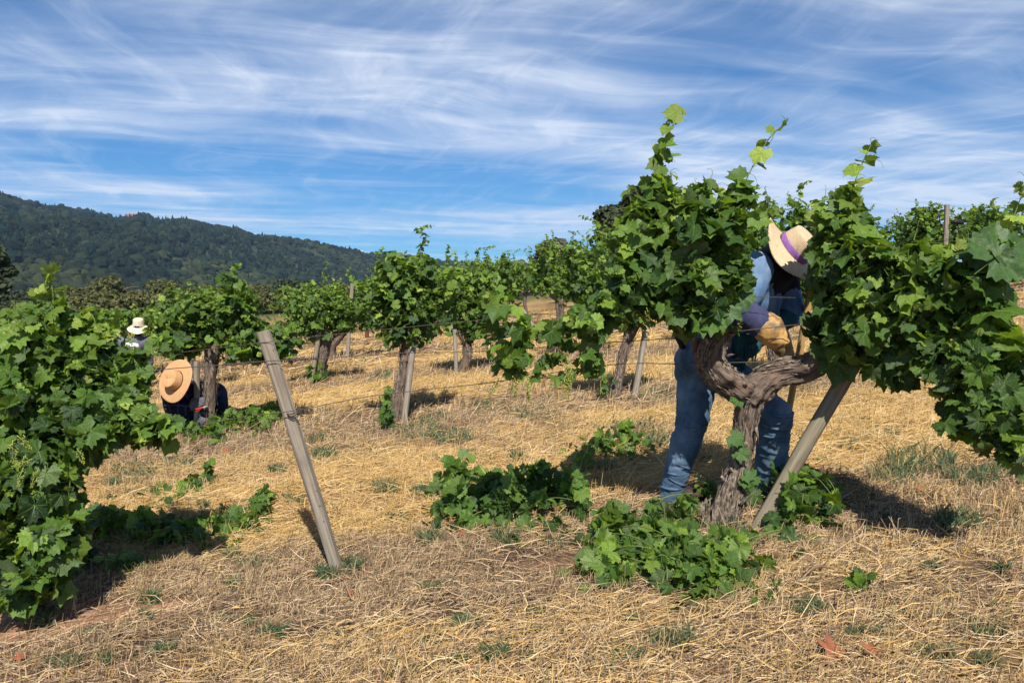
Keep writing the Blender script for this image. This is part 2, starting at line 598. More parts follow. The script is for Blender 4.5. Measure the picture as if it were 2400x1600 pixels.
def build_ground():
    def axis(fine0, fine1, step, far0, far1, growth=1.13):
        a = list(np.arange(fine0, fine1 + 1e-6, step))
        s = step
        while a[-1] < far1:
            s *= growth
            a.append(a[-1] + s)
        s = step
        while a[0] > far0:
            s *= growth
            a.insert(0, a[0] - s)
        return np.array(a)
    xs = axis(-5.0, 5.0, 0.06, -4500, 4500)
    ys = axis(1.6, 9.0, 0.06, -300, 5200)
    X, Y = np.meshgrid(xs, ys)
    x, y = X.ravel(), Y.ravel()
    z = g(x, y)
    near = np.exp(-np.maximum(y - 12, 0) / 10.0) * np.exp(-np.maximum(np.abs(x) - 8, 0) / 8.0)
    z = z + near * ((fbm2(x, y, 2.2, 4, 3) - 0.5) * 0.07 + (fbm2(x, y, 9.0, 2, 9) - 0.5) * 0.022)
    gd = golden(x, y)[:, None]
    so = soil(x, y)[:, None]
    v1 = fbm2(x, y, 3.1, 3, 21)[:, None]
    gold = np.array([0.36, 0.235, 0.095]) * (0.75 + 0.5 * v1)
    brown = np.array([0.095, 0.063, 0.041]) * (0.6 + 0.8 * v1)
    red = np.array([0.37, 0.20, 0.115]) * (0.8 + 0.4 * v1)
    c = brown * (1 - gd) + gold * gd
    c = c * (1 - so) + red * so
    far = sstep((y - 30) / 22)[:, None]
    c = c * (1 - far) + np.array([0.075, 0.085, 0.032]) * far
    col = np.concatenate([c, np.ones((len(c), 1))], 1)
    nx, ny = len(xs), len(ys)
    i = (np.arange(ny - 1)[:, None] * nx + np.arange(nx - 1)[None, :]).ravel()
    Fq = np.stack([i, i + 1, i + nx + 1, i + nx], -1)
    m, n, l, b = new_mat("vineyard_ground", 0.95, 0.1)
    tone = N(n, "ShaderNodeAttribute", attribute_name="tone").outputs["Color"]
    tc = n.new("ShaderNodeTexCoord").outputs["Object"]
    nz = n.new("ShaderNodeTexNoise")
    nz.inputs["Scale"].default_value = 34
    nz.inputs["Detail"].default_value = 6
    nz.inputs["Roughness"].default_value = 0.7
    mp = n.new("ShaderNodeMapping")
    mp.inputs["Scale"].default_value = (0.55, 1.3, 1)
    l.new(tc, mp.inputs[0]); l.new(mp.outputs[0], nz.inputs["Vector"])
    mr = N(n, "ShaderNodeMapRange", i_1=0.28, i_2=0.72, i_3=0.45, i_4=1.55)
    l.new(nz.outputs["Fac"], mr.inputs[0])
    mx = N(n, "ShaderNodeMix", data_type="RGBA", blend_type="MULTIPLY")
    mx.inputs["Factor"].default_value = 1
    l.new(tone, mx.inputs[6]); l.new(mr.outputs[0], mx.inputs[7])
    l.new(mx.outputs[2], b.inputs["Base Color"])
    bp = n.new("ShaderNodeBump")
    bp.inputs["Strength"].default_value = 0.8
    bp.inputs["Distance"].default_value = 0.02
    l.new(nz.outputs["Fac"], bp.inputs["Height"]); l.new(bp.outputs[0], b.inputs["Normal"])
    mb = MB()
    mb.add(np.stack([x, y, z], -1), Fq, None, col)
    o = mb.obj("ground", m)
    tag(o, "dry straw covered vineyard ground rising gently to the right", "ground", kind="structure")


build_ground()

# ------------------------------------------------------------------ the wooded hill
RIDGE = [(-900, 300), (-400, 380), (0, 459), (38, 473), (111, 490), (153, 494), (222, 499), (275, 514), (333, 506), (367, 520), (440, 524),
         (513, 538), (560, 546), (605, 557), (634, 552), (700, 563), (783, 578), (863, 591), (902, 584), (959, 596),
         (1013, 605), (1128, 614), (1200, 618), (1260, 626), (1400, 650), (1800, 668)]


def build_hill():
    rp = np.array(RIDGE, float)
    px = np.linspace(-880, 1780, 240)
    top = np.interp(px, rp[:, 0], rp[:, 1])
    D = 1750 + 900 * sstep((px + 200) / 1600.0)
    rx, rz = ray(px, top + 12)
    T = np.linspace(0, 1.30, 70)
    base_d = 560 + 350 * sstep((px + 200) / 1600.0)

    def surf(pxi, t):
        """hill surface over bearing pxi, t = 0 foot .. 1 crest"""
        rxx = np.interp(pxi, px, rx); rzz = np.interp(pxi, px, rz)
        Dd = np.interp(pxi, px, D); bd = np.interp(pxi, px, base_d)
        d = bd + (Dd - bd) * t
        crest = rzz * Dd
        foot = -36.0
        prof = np.where(t <= 1, sstep(t * 0.94 + 0.06) ** 0.9, 1 - 1.1 * (t - 1))
        x = rxx * d
        h = foot + (crest - foot) * prof
        spur = (fbm2(x, d * 0.35, 1 / 260.0, 4, 60) - 0.5) * 120 * np.sin(np.pi * np.clip(t, 0, 1)) * sstep(crest / 60.0)
        return np.stack([x, d, h + spur], -1)

    PX, TT = np.meshgrid(px, T)
    V = surf(PX.ravel(), TT.ravel())
    nx = len(px)
    i = (np.arange(len(T) - 1)[:, None] * nx + np.arange(nx - 1)[None, :]).ravel()
    mb = MB()
    mb.add(V, np.stack([i, i + 1, i + nx + 1, i + nx], -1))
    m = noise_mat("hill_brush", (0.018, 0.030, 0.014), (0.050, 0.056, 0.024), 0.02, bump=0)
    o = mb.obj("hill", m)
    tag(o, "long wooded hill sloping down to the right", "hill", kind="structure")

    # the woods: cone and dome crowns, one mass
    r = np.random.default_rng(3)
    n = 28000
    u = r.uniform(-820, 1500, n)
    t = r.uniform(0.03, 1.03, n) ** 0.95
    base = surf(u, t)
    mixn = fbm2(base[:, 0], base[:, 1], 1 / 150.0, 3, 12)
    conif = r.uniform(0, 1, n) < np.clip((mixn - 0.42) * 3.6 + 0.2 * (t > 0.85), 0.05, 0.9)
    clear = (fbm2(base[:, 0], base[:, 1], 1 / 90.0, 2, 91) > 0.66) & (t < 0.9)
    h = np.where(conif, r.uniform(8, 15, n), r.uniform(7, 12, n)) * (0.7 + 0.75 * r.uniform(0, 1, n) ** 2)
    wd = np.where(conif, h * r.uniform(0.28, 0.42, n), h * r.uniform(0.5, 0.8, n))
    # templates
    th = np.linspace(0, 2 * np.pi, 6, endpoint=False)
    cone = [[0, 0, 1.0]]
    for rr, zz in ((0.28, 0.72), (0.62, 0.40), (1.0, 0.12)):
        for k, a in enumerate(th + zz * 3):
            q = rr * (1.15 if k % 2 else 0.8)
            cone.append([q * math.cos(a), q * math.sin(a), zz - (0.05 if k % 2 else 0)])
    cone = np.array(cone)
    cf = [[0, 1 + k, 1 + (k + 1) % 6] for k in range(6)]
    for s in range(2):
        for k in range(6):
            a, b_ = 1 + s * 6 + k, 1 + s * 6 + (k + 1) % 6
            cf += [[a, a + 6, b_], [b_, a + 6, b_ + 6]]
    cf = np.array(cf)
    dv, df = uvsphere((0, 0, 0.55), (0.8, 0.8, 0.5), 7, 5)
    dq = df[1]
    df = np.concatenate([df[0], dq[:, [0, 1, 2]], dq[:, [0, 2, 3]]])
    mb = MB()
    for tv, tf, sel in ((cone, cf, conif & ~clear), (dv, df, (~conif) & ~clear)):
        k = np.where(sel)[0]
        m_ = len(k)
        rot = r.uniform(0, 6.28, m_)
        jit = r.uniform(0.72, 1.28, (m_, len(tv), 1))
        vv = tv[None] * np.concatenate([jit, jit, 0.9 + 0.1 * jit], 2)
        c, s = np.cos(rot)[:, None], np.sin(rot)[:, None]
        X = (vv[..., 0] * c - vv[..., 1] * s) * wd[k][:, None]
        Y = (vv[..., 0] * s + vv[..., 1] * c) * wd[k][:, None]
        Z = vv[..., 2] * h[k][:, None] - 1.5
        V = np.stack([X, Y, Z], -1) + base[k][:, None, :]
        Fa = (tf[None] + (np.arange(m_) * len(tv))[:, None, None]).reshape(-1, 3)
        dark = np.array([0.011, 0.024, 0.017]); light = np.array([0.048, 0.056, 0.021])
        q = np.clip(r.uniform(0, 1, m_) * 0.45 + (mixn[k] < 0.42) * 0.45, 0, 1) if tv is dv else r.uniform(0, 0.5, m_)
        pat = fbm2(base[k][:, 0], base[k][:, 1] * .5, 1 / 70.0, 3, 19)
        cc = (dark[None] * (1 - q[:, None]) + light[None] * q[:, None]) * r.uniform(0.55, 1.35, (m_, 1)) * (0.30 + 0.95 * pat[:, None])
        cc = np.repeat(np.concatenate([cc, np.ones((m_, 1))], 1), len(tv), 0)
        mb.add(V.reshape(-1, 3), Fa, None, cc)
    o = mb.obj("forest", M_FOREST, smooth=False)
    tag(o, "dark mixed forest of conifers and oaks covering the far hill", "forest", kind="stuff")

    # a few pale houses among the trees near the crest
    wall = noise_mat("pale_house_wall", (0.50, 0.45, 0.36), (0.62, 0.57, 0.47), 0.4, bump=0)
    roof = noise_mat("clay_roof", (0.30, 0.13, 0.08), (0.40, 0.20, 0.12), 0.6, bump=0)
    spec = [(310, 0.985, 26, "terracotta roofed house on the crest of the wooded hill", "clay"),
            (672, 0.86, 16, "small pale house half hidden in trees on the hillside", "pale"),
            (756, 0.90, 34, "long pale house in a clearing high on the hillside", "pale"),
            (838, 0.93, 30, "pale house nearest the low end of the hill crest", "pale")]
    for hx, ht, wdt, lab, kind in spec:
        p = surf(np.array([hx]), np.array([ht]))[0]
        root = thing("hillside_house", p, lab, "house", "houses on the far hill")
        w2, d2, h2 = wdt / 2, 6.0, 6.0 if kind == "clay" else 5.0
        up = 11.0 if kind == "clay" else 8.0
        bm = MB()
        v = np.array([[sx * w2, sy * d2, zz] for zz in (-4, up + h2) for sx, sy in ((-1, -1), (1, -1), (1, 1), (-1, 1))])
        bm.add(v, np.array([[0, 1, 5, 4], [1, 2, 6, 5], [2, 3, 7, 6], [3, 0, 4, 7], [4, 5, 6, 7]]))
        bm.obj("wall", wall if kind == "pale" else roof, root, smooth=False)
        e = up + h2 + 0.01
        v = np.array([[-w2 - 1, -d2 - 1, e], [w2 + 1, -d2 - 1, e], [w2 + 1, d2 + 1, e], [-w2 - 1, d2 + 1, e], [-w2 - 1, 0, e + 4], [w2 + 1, 0, e + 4]])
        bm = MB()
        bm.add(v, [np.array([[0, 1, 5, 4], [2, 3, 4, 5], [3, 2, 1, 0]]), np.array([[0, 4, 3], [1, 2, 5]])])
        bm.obj("roof", roof if kind == "clay" else wall, root, smooth=False)
        for k in range(max(2, int(wdt / 8))):
            bm = MB()
            x = -w2 + (k + 0.5) * wdt / max(2, int(wdt / 8))
            y = -d2 - 0.05
            z0 = up + 1.5
            bm.add(np.array([[x - 1, y, z0], [x + 1, y, z0], [x + 1, y, z0 + 2], [x - 1, y, z0 + 2]]), np.array([[0, 1, 2, 3]]))
            bm.obj("window", M_BLACK, root, smooth=False)


build_hill()


# ------------------------------------------------------------------ trees beyond the vineyard
def make_tree(px, top, d, wpx, label, seed, tone=((0.030, 0.048, 0.016), (0.070, 0.085, 0.030)), n=2600, leaf=0.36, group=None, hgt=None, name="oak_tree", gap=0.0):
    r = np.random.default_rng(seed)
    t = P(px, top, d)
    base = np.array([t[0], d, float(g(t[0], d))])
    H = hgt if hgt else max(t[2] - base[2], 2.0)
    W = wpx / F * d
    root = thing(name, base - np.array([0, 0, 0.05]), label, "tree", group)
    mb = MB()
    tp = spline([[0, 0, -0.3], [0.1 * W * r.uniform(-.5, .5), 0, H * 0.22], [0.12 * W * r.uniform(-1, 1), 0.05 * W, H * 0.55], [0.1 * W * r.uniform(-1, 1), 0, H * 0.85]], 10)
    mb.add(*tube(tp, np.linspace(0.045 * H, 0.008 * H, 10), 8))
    ends = []
    for k in range(7):
        a = r.uniform(0, 6.28)
        s = tp[3 + k % 5]
        e = s + np.array([math.cos(a) * W * 0.33, math.sin(a) * W * 0.3, H * r.uniform(0.08, 0.25)])
        ends.append(e)
        mb.add(*tube(spline([s, (s + e) / 2 + [0, 0, 0.04 * H], e], 6), np.linspace(0.018 * H, 0.005 * H, 6), 5))
    mb.obj("trunk", M_TRUNK, root)
    # crown: leaf clumps gathered on lobes
    nl = 16
    lob, lr = [], []
    for k in range(nl):
        a = r.uniform(0, 6.28); q = math.sqrt(r.uniform(0, 1)); zz = r.uniform(0.36, 0.86)
        env = math.sqrt(max(0.05, 1 - ((zz - 0.52) / 0.5) ** 2))
        lob.append([math.cos(a) * q * W * 0.36 * env, math.sin(a) * q * W * 0.34 * env, zz * H])
        lr.append(r.uniform(0.13, 0.20) * W)
    lob.append([0, 0, H - 0.16 * W * 0.9]); lr.append(0.16 * W)
    lob, lr = np.array(lob), np.array(lr)
    li = r.integers(0, len(lob), n)
    dv = r.normal(size=(n, 3)); dv /= np.linalg.norm(dv, axis=1)[:, None]
    pos = lob[li] + dv * (lr[li] * r.uniform(0.45, 1.0 + gap, n) ** 0.5)[:, None] * np.array([1, 1, 0.8])
    nrm = dv + np.array([0, 0, 0.5]) + r.normal(size=(n, 3)) * 0.6
    nrm /= np.linalg.norm(nrm, axis=1)[:, None]
    tan = np.cross(nrm, r.normal(size=(n, 3))); tan /= np.linalg.norm(tan, axis=1)[:, None]
    bi = np.cross(nrm, tan)
    K = 7
    th = np.linspace(0, 2 * np.pi, K, endpoint=False)
    rad = r.uniform(0.35, 1.0, (n, K)) * (leaf * r.uniform(0.6, 1.3, n))[:, None]
    V = pos[:, None] + rad[..., None] * (tan[:, None] * np.cos(th)[None, :, None] + bi[:, None] * np.sin(th)[None, :, None]) + nrm[:, None] * r.normal(0, 0.1 * leaf, (n, K, 1))
    q = np.clip(0.5 + r.normal(0, 0.28, n), 0, 1)[:, None]
    c = np.array(tone[0]) * (1 - q) + np.array(tone[1]) * q
    mb = MB()
    mb.add(V.reshape(-1, 3), np.arange(n * K).reshape(n, K), None, np.repeat(np.concatenate([c, np.ones((n, 1))], 1), K, 0))
    o = mb.obj("crown", M_OAK, root, smooth=False)
    return root


OLIVE = ((0.040, 0.050, 0.016), (0.135, 0.130, 0.040))
DARK = ((0.018, 0.030, 0.014), (0.050, 0.062, 0.026))
GREY = ((0.060, 0.068, 0.044), (0.125, 0.125, 0.085))
belt = "oaks along the far edge of the vineyard"
make_tree(1508, 426, 46, 250, "big dark oak towering behind the main grapevine", 21, DARK, 5200, 0.26)
make_tree(1640, 462, 48, 200, "dark oak behind the main grapevine, right of the big oak", 22, DARK, 3200, 0.28)
make_tree(1304, 556, 52, 128, "grey-green wispy tree against the sky left of the big oak", 23, GREY, 2600, 0.22, gap=0.35)
make_tree(1215, 606, 70, 120, "low grey-green bush like tree at the end of the hill", 24, GREY, 1600, 0.3)
make_tree(-14, 572, 60, 96, "dark round tree cut by the left frame edge", 25, DARK, 2600, 0.3)
for k, (px, top, d, w, tn, lab) in enumerate([
        (30, 682, 105, 150, DARK, "dark low oak below the round tree at the left edge"),
        (160, 668, 130, 120, OLIVE, "olive oak behind the tall left grapevine shoot"),
        (262, 643, 118, 150, OLIVE, "tallest olive oak of the far belt, above the cream hat"),
        (380, 654, 124, 140, OLIVE, "olive oak just right of the tallest one in the far belt"),
        (478, 668, 120, 130, OLIVE, "brownish olive oak behind the second person's grapevine"),
        (585, 664, 126, 130, OLIVE, "olive oak behind the gap above the leaning post"),
        (690, 650, 128, 130, DARK, "dark oak of the far belt above the row three grapevine"),
        (790, 655, 130, 110, OLIVE, "olive oak left of the tall middle grapevine"),
        (70, 712, 92, 150, DARK, "dark bushy oak low in the belt behind the bushy left grapevine"),
        (215, 690, 98, 150, OLIVE, "low olive oak in front of the tallest one of the far belt"),
        (330, 690, 100, 150, OLIVE, "low olive oak just above and right of the cream hat"),
        (440, 700, 102, 140, OLIVE, "low olive oak behind the tan hat person's grapevine, left side"),
        (540, 690, 104, 140, DARK, "low dark oak behind the tan hat person's grapevine, right side"),
        (640, 686, 106, 140, OLIVE, "low olive oak above the head of the leaning post"),
        (830, 668, 110, 120, OLIVE, "low olive oak between the leaf wrapped vine and the tall middle one"),
        (880, 640, 140, 110, DARK, "dark oak peeping out left of the middle grapevine's top")]):
    make_tree(px, top, d, w, lab, 60 + k, tn, 4200, 0.30, belt)


# ------------------------------------------------------------------ grape leaves
CTRL = [(0, 1.0), (10, .90), (20, .82), (27, .70), (31, .64), (37, .78), (50, .94), (62, .87), (73, .74), (80, .67), (88, .76), (104, .86), (118, .80), (135, .75),
        (150, .70), (163, .50), (174, .10)]


def leaf_template(seed, npts, ring=True, petiole=True):
    """one grape leaf: five toothed lobes, cupped blade, petiole sinus; origin at the stalk"""
    r = np.random.default_rng(seed)
    ca = np.array([c[0] for c in CTRL], float); cr = np.array([c[1] for c in CTRL])
    half = npts // 2
    a = np.linspace(0, 174, half + 1)
    deep = r.uniform(0.6, 1.15)
    rr = np.interp(a, ca, cr)
    rr = 1 - (1 - rr) * deep
    rr = np.clip(rr, 0.08, 1.0)
    tooth = 0.10 if npts > 30 else (0.075 if npts > 20 else 0.03)
    rL = rr * (1 + tooth * np.where(np.arange(half + 1) % 2, -1, 1) * r.uniform(0.4, 1.4, half + 1))
    rR = rr * (1 + tooth * np.where(np.arange(half + 1) % 2, -1, 1) * r.uniform(0.4, 1.4, half + 1))
    ang = np.concatenate([a, -a[::-1][:-1]])
    rad = np.concatenate([rL, rR[::-1][:-1]])
    x, y = rad * np.sin(np.radians(ang)), rad * np.cos(np.radians(ang))
    cup, fold, ph = r.uniform(-0.42, 0.26), r.uniform(0.0, 0.46), r.uniform(0, 6.28)

    def zed(x, y, vein):
        q = np.hypot(x, y)
        th = np.arctan2(x, y)
        z = cup * q * q + fold * np.abs(x) * 0.8 - 0.10 * np.maximum(y, 0) ** 2 * r2
        z = z + 0.10 * q * np.sin(3 * th + ph) + 0.07 * q * np.cos(5 * th + 2 * ph)
        z = z + 0.055 * q * np.cos(np.radians(360 / 51.5) * np.degrees(th)) * -1
        return z
    r2 = r.uniform(0.0, 2.4)
    n = len(x)
    V = [[0, 0, 0]]
    Fa = []
    if ring:
        xm, ym = x * 0.55, y * 0.55
        V += list(np.stack([xm, ym, zed(xm, ym, 0) + r.normal(0, 0.018, n)], -1))
        V += list(np.stack([x, y, zed(x, y, 0) + r.normal(0, 0.025, n)], -1))
        T = np.array([[0, 1 + (k + 1) % n, 1 + k] for k in range(n)])
        T = T[[k for k in range(n) if k != half]]
        Q = np.array([[1 + k, 1 + (k + 1) % n, 1 + n + (k + 1) % n, 1 + n + k] for k in range(n) if k != half])
        Fa = [T, np.concatenate([Q[:, [0, 1, 2]], Q[:, [0, 2, 3]]])]
    else:
        V += list(np.stack([x, y, zed(x, y, 0)], -1))
        T = np.array([[0, 1 + (k + 1) % n, 1 + k] for k in range(n) if k != half])
        Fa = [T]
    V = np.array(V)
    tri = np.concatenate(Fa)
    if petiole:
        k = len(V)
        L = r.uniform(0.55, 0.95)
        pt = np.array([[-.02, 0, 0], [.02, 0, 0], [0, 0, .03], [-.02, -L, -L * .45], [.02, -L, -L * .45], [0, -L, -L * .45 + .03]])
        V = np.concatenate([V, pt])
        tri = np.concatenate([tri, np.array([[0, 1, 3], [1, 4, 3], [1, 2, 4], [2, 5, 4], [2, 0, 5], [0, 3, 5]]) + k])
    lp = V.copy()
    if petiole:
        lp[-6:] = [0, 0.3, 0]
    lp[:, 2] = seed * 1.7
    return V, tri[:, [0, 2, 1]], lp


HI = [leaf_template(s, 44) for s in range(14)]
MID = [leaf_template(20 + s, 28, ring=False) for s in range(10)]
LOW = [leaf_template(40 + s, 14, ring=False, petiole=False) for s in range(5)]


def fixn(T):
    out = []
    for V, tri, lp in T:
        nz = np.cross(V[tri[:, 1]] - V[tri[:, 0]], V[tri[:, 2]] - V[tri[:, 0]])[:, 2].sum()
        out.append((V, tri if nz > 0 else tri[:, ::-1], lp))
    return out


HI, MID, LOW = fixn(HI), fixn(MID), fixn(LOW)


def _leafmesh(t, k):
    mb = MB()
    mb.add(t[0], t[1], t[2])
    return mb.mesh("leaf_blade", M_LEAF)


HI_ME = [_leafmesh(t, k) for k, t in enumerate(HI)]
MID_ME = [_leafmesh(t, k) for k, t in enumerate(MID)]

L_DARK = np.array([0.019, 0.047, 0.013])
L_MID = np.array([0.068, 0.134, 0.018])
L_LITE = np.array([0.168, 0.252, 0.030])
L_YOUNG = np.array([0.30, 0.34, 0.075])


def tones(n, r, young):
    """leaf colours: old dark blades to young yellow-green ones (young 0..1 per leaf)"""
    q = np.clip(r.beta(1.1, 1.9, n) + young * 0.75, 0, 1.6)[:, None]
    c = np.where(q < 0.5, L_DARK + (L_MID - L_DARK) * (q / 0.5), L_MID + (L_LITE - L_MID) * np.clip((q - 0.5) / 0.6, 0, 1))
    c = c + (L_YOUNG - c) * np.clip((q - 1.1) / 0.5, 0, 1)
    return c * r.uniform(0.66, 1.28, (n, 1))


def orient(nrm, tip):
    nrm = nrm / (np.linalg.norm(nrm, axis=1)[:, None] + 1e-9)
    t = tip - nrm * (tip * nrm).sum(1)[:, None]
    t /= np.linalg.norm(t, axis=1)[:, None] + 1e-9
    x = np.cross(t, nrm)
    return np.stack([x, t, nrm], -1)          # columns


def nv3(v):
    return v / (np.linalg.norm(v) + 1e-9)


class Leaves:
    """a bag of leaf placements for one plant"""
    def __init__(self):
        self.p, self.R, self.s, self.c = [], [], [], []

    def put(self, p, Rm, s, c):
        self.p.append(p); self.R.append(Rm); self.s.append(s); self.c.append(c)

    def blob(self, c, rad, n, size, r, young=0.0, hang=0.8, keep=None, spray=0.5):
        """leaves of one part of a crown: short leafy shoots breaking out of it, and loose leaves between them"""
        c, rad = np.asarray(c, float), np.asarray(rad, float)
        ns = int(n * spray / 9)
        for _ in range(ns):
            d = nv3(r.normal(size=3) + np.array([0, 0, .35]))
            a = c + nv3(r.normal(size=3)) * rad * .45
            e = c + d * rad * r.uniform(.85, 1.22)
            m_ = (a + e) / 2 + r.normal(0, .03, 3) + np.array([0, 0, .03])
            self.along(spline([a, m_, e], 8), r, size * r.uniform(.85, 1.1), max(np.linalg.norm(e - a) / 9, .018), .42, young, .1, keep)
        n = n - ns * 9
        if n <= 0:
            return
        d = r.normal(size=(n, 3)); d /= np.linalg.norm(d, axis=1)[:, None]
        q = r.uniform(0, 1, n) ** 0.34
        pos = c + d * rad * q[:, None] * 0.97
        if keep is not None:
            k = keep(pos)
            pos, d = pos[k], d[k]
            n = len(pos)
        if n == 0:
            return
        nrm = 0.55 * d + np.array([0, 0, 0.5]) + np.array(to_sun) * 0.15 + r.normal(size=(n, 3)) * 0.62
        tip = d * 0.6 + np.array([0, 0, -hang]) + r.normal(size=(n, 3)) * 0.6
        s = size * np.exp(r.normal(0, 0.30, n)) * np.where(r.uniform(0, 1, n) < 0.15, 0.55, 1)
        yg = np.clip(young + (d[:, 2] > 0.45) * r.uniform(0, 0.5, n), 0, 1)
        self.put(pos, orient(nrm, tip), s, tones(n, r, yg))

    def along(self, pts, r, size, step=0.055, tip_small=0.40, young=0.0, start=0.0, keep=None):
        """alternate leaves along a shoot, smaller and paler towards its tip"""
        pts = np.asarray(pts, float)
        L = np.concatenate([[0], np.cumsum(np.linalg.norm(np.diff(pts, axis=0), axis=1))])
        s, ss = start * L[-1], []
        while s < L[-1]:
            ss.append(s)
            s += step * (1 - 0.5 * s / L[-1]) * r.uniform(0.75, 1.25)
        ss = np.array(ss)
        n = len(ss)
        if n == 0:
            return
        f = ss / L[-1]
        p = np.stack([np.interp(ss, L, pts[:, i]) for i in range(3)], -1)
        a = r.uniform(0, 6.28) + np.arange(n) * math.pi + r.normal(0, 0.6, n)
        out = np.stack([np.cos(a), np.sin(a), np.full(n, .15)], -1)
        sc = size * (1 - (1 - tip_small) * f ** 2.0) * np.exp(r.normal(0, 0.2, n))
        pos = p + out * (0.55 * size * (1 - 0.6 * f))[:, None]
        nrm = out * 0.45 + np.array([0, 0, 0.65]) + np.array(to_sun) * 0.12 + r.normal(size=(n, 3)) * 0.5
        tip = out * 0.9 + np.stack([np.zeros(n), np.zeros(n), -0.6 + 0.8 * f], -1) + r.normal(size=(n, 3)) * 0.35
        c = tones(n, r, young + 0.08 + 0.80 * f ** 2)
        Rm = orient(nrm, tip)
        if keep is not None:
            k = keep(pos)
            pos, Rm, sc, c = pos[k], Rm[k], sc[k], c[k]
        if len(pos):
            self.put(pos, Rm, sc, c)

    def arrays(self):
        return np.concatenate(self.p), np.concatenate(self.R), np.concatenate(self.s), np.concatenate(self.c)

    def build(self, root, nparts, r, hi=HI_ME, mass=MID, mass_mat=None, name="leaf"):
        p, Rm, s, c = self.arrays()
        px, py = proj(p)
        inside = (px > -30) & (px < 2430) & (py > -20) & (py < 1620)
        key = p[:, 1] + np.where(inside, 0, 100) - 0.25 * p[:, 2] - s * 1.5
        order = np.argsort(key)
        sel = [k for k in order[:nparts] if inside[k]]
        rest = np.setdiff1d(np.arange(len(p)), sel)
        loc = np.array(root.location)
        for k in sel:
            o = bpy.data.objects.new(name, hi[int(r.integers(0, len(hi)))])
            M = Matrix(np.vstack([np.hstack([Rm[k] * s[k], (p[k] - loc)[:, None]]), [0, 0, 0, 1]]).tolist())
            o.parent = root
            o.matrix_basis = M
            o.color = (*c[k], 1)
            COL.objects.link(o)
        if len(rest):
            mb = MB()
            ti = r.integers(0, len(mass), len(rest))
            for t in range(len(mass)):
                q = rest[ti == t]
                if not len(q):
                    continue
                tv, tf, tl = mass[t]
                V = np.einsum("nij,vj->nvi", Rm[q] * s[q][:, None, None], tv) + (p[q] - loc)[:, None, :]
                Fa = (tf[None] + (np.arange(len(q)) * len(tv))[:, None, None]).reshape(-1, 3)
                cc = np.repeat(np.concatenate([c[q], np.ones((len(q), 1))], 1), len(tv), 0)
                mb.add(V.reshape(-1, 3), Fa, np.tile(tl, (len(q), 1)), cc)
            o = mb.obj("foliage", mass_mat or M_LEAFS, root)
            o["kind"] = "stuff"


# ------------------------------------------------------------------ wood: gnarled trunks, bark strips
def gnarled(mb, pts, n=70, sides=44, seed=0, amp=0.16, lump=0.12, knots=0):
    """pts rows = x, y, z, radius.  A fibrous, twisted limb."""
    q = spline(pts, n)
    c, rad = q[:, :3], q[:, 3]
    th = np.linspace(0, 2 * np.pi, sides, endpoint=False)
    L = np.concatenate([[0], np.cumsum(np.linalg.norm(np.diff(c, axis=0), axis=1))])
    A, Ls = np.meshgrid(th, L)
    tw = A + Ls * 0.9
    f1 = fbm(np.stack([np.cos(tw).ravel() * 4.2, np.sin(tw).ravel() * 4.2, Ls.ravel() * 5], -1), 4, seed)
    f2 = fbm(np.stack([np.cos(A).ravel() * 1.1, np.sin(A).ravel() * 1.1, Ls.ravel() * 9], -1), 3, seed + 9)
    f3 = np.abs(fbm(np.stack([np.cos(tw).ravel() * 9, np.sin(tw).ravel() * 9, Ls.ravel() * 7], -1), 2, seed + 5) - 0.5)
    k = 1 + amp * 2 * (f1 - 0.5) + lump * 2 * (f2 - 0.5) * 1.6 - 0.35 * amp / 0.16 * np.maximum(0.10 - f3, 0) * 2
    k = k.reshape(n, sides)
    rr = np.random.default_rng(seed + 77)
    for _ in range(knots):
        s0, a0 = rr.uniform(.05, .97) * L[-1], rr.uniform(0, 6.28)
        wid = rr.uniform(.018, .045)
        d2 = ((Ls - s0) / wid) ** 2 + (np.arctan2(np.sin(A - a0), np.cos(A - a0)) * rad.mean() / wid) ** 2
        amp_ = rr.uniform(.10, .34)
        k = k + amp_ * np.exp(-d2) - (amp_ * 1.5 * np.exp(-d2 * 9) if rr.uniform() < .5 else 0)
    mb.add(*tube(c, rad[:, None] * k, sides))
    return c, rad


def strips(mb, c, rad, count, seed, wid=0.0030, ln=(0.07, 0.26)):
    count = int(count * 1.25)
    """loose ribbons of shaggy bark lying along a limb, ends lifting off"""
    r = np.random.default_rng(seed)
    T, Nn, B = frames(c)
    L = np.concatenate([[0], np.cumsum(np.linalg.norm(np.diff(c, axis=0), axis=1))])
    for _ in range(count):
        s0 = r.uniform(0.02, 0.92) * L[-1]
        l = r.uniform(*ln)
        a0 = r.uniform(0, 6.28)
        m = 8
        w = wid * r.uniform(0.5, 1.5)
        lift = r.uniform(0.0, 0.010) * (2 if r.uniform() < 0.15 else 1)
        row = []
        for j in range(m):
            f = j / (m - 1)
            s = min(s0 + l * f, L[-1])
            cc = np.array([np.interp(s, L, c[:, i]) for i in range(3)])
            rr = np.interp(s, L, rad)
            i = min(int(np.searchsorted(L, s)), len(c) - 1)
            a = a0 + s * 0.5 + 0.16 * math.sin(f * 3 + a0)
            d = Nn[i] * math.cos(a) + B[i] * math.sin(a)
            tg = -Nn[i] * math.sin(a) + B[i] * math.cos(a)
            hgt = rr * 1.06 + 0.002 + lift * (2 * f - 1) ** 2
            ww = w * (1 - 0.65 * abs(2 * f - 1) ** 2)
            p = cc + d * hgt
            row += [p - tg * ww, p + d * 0.004, p + tg * ww]
        q = []
        for j in range(m - 1):
            b = j * 3
            q += [[b, b + 1, b + 4, b + 3], [b + 1, b + 2, b + 5, b + 4]]
        mb.add(np.array(row), np.array(q), np.tile([[r.uniform(0, 9), 0, 0]], (m * 3, 1)))


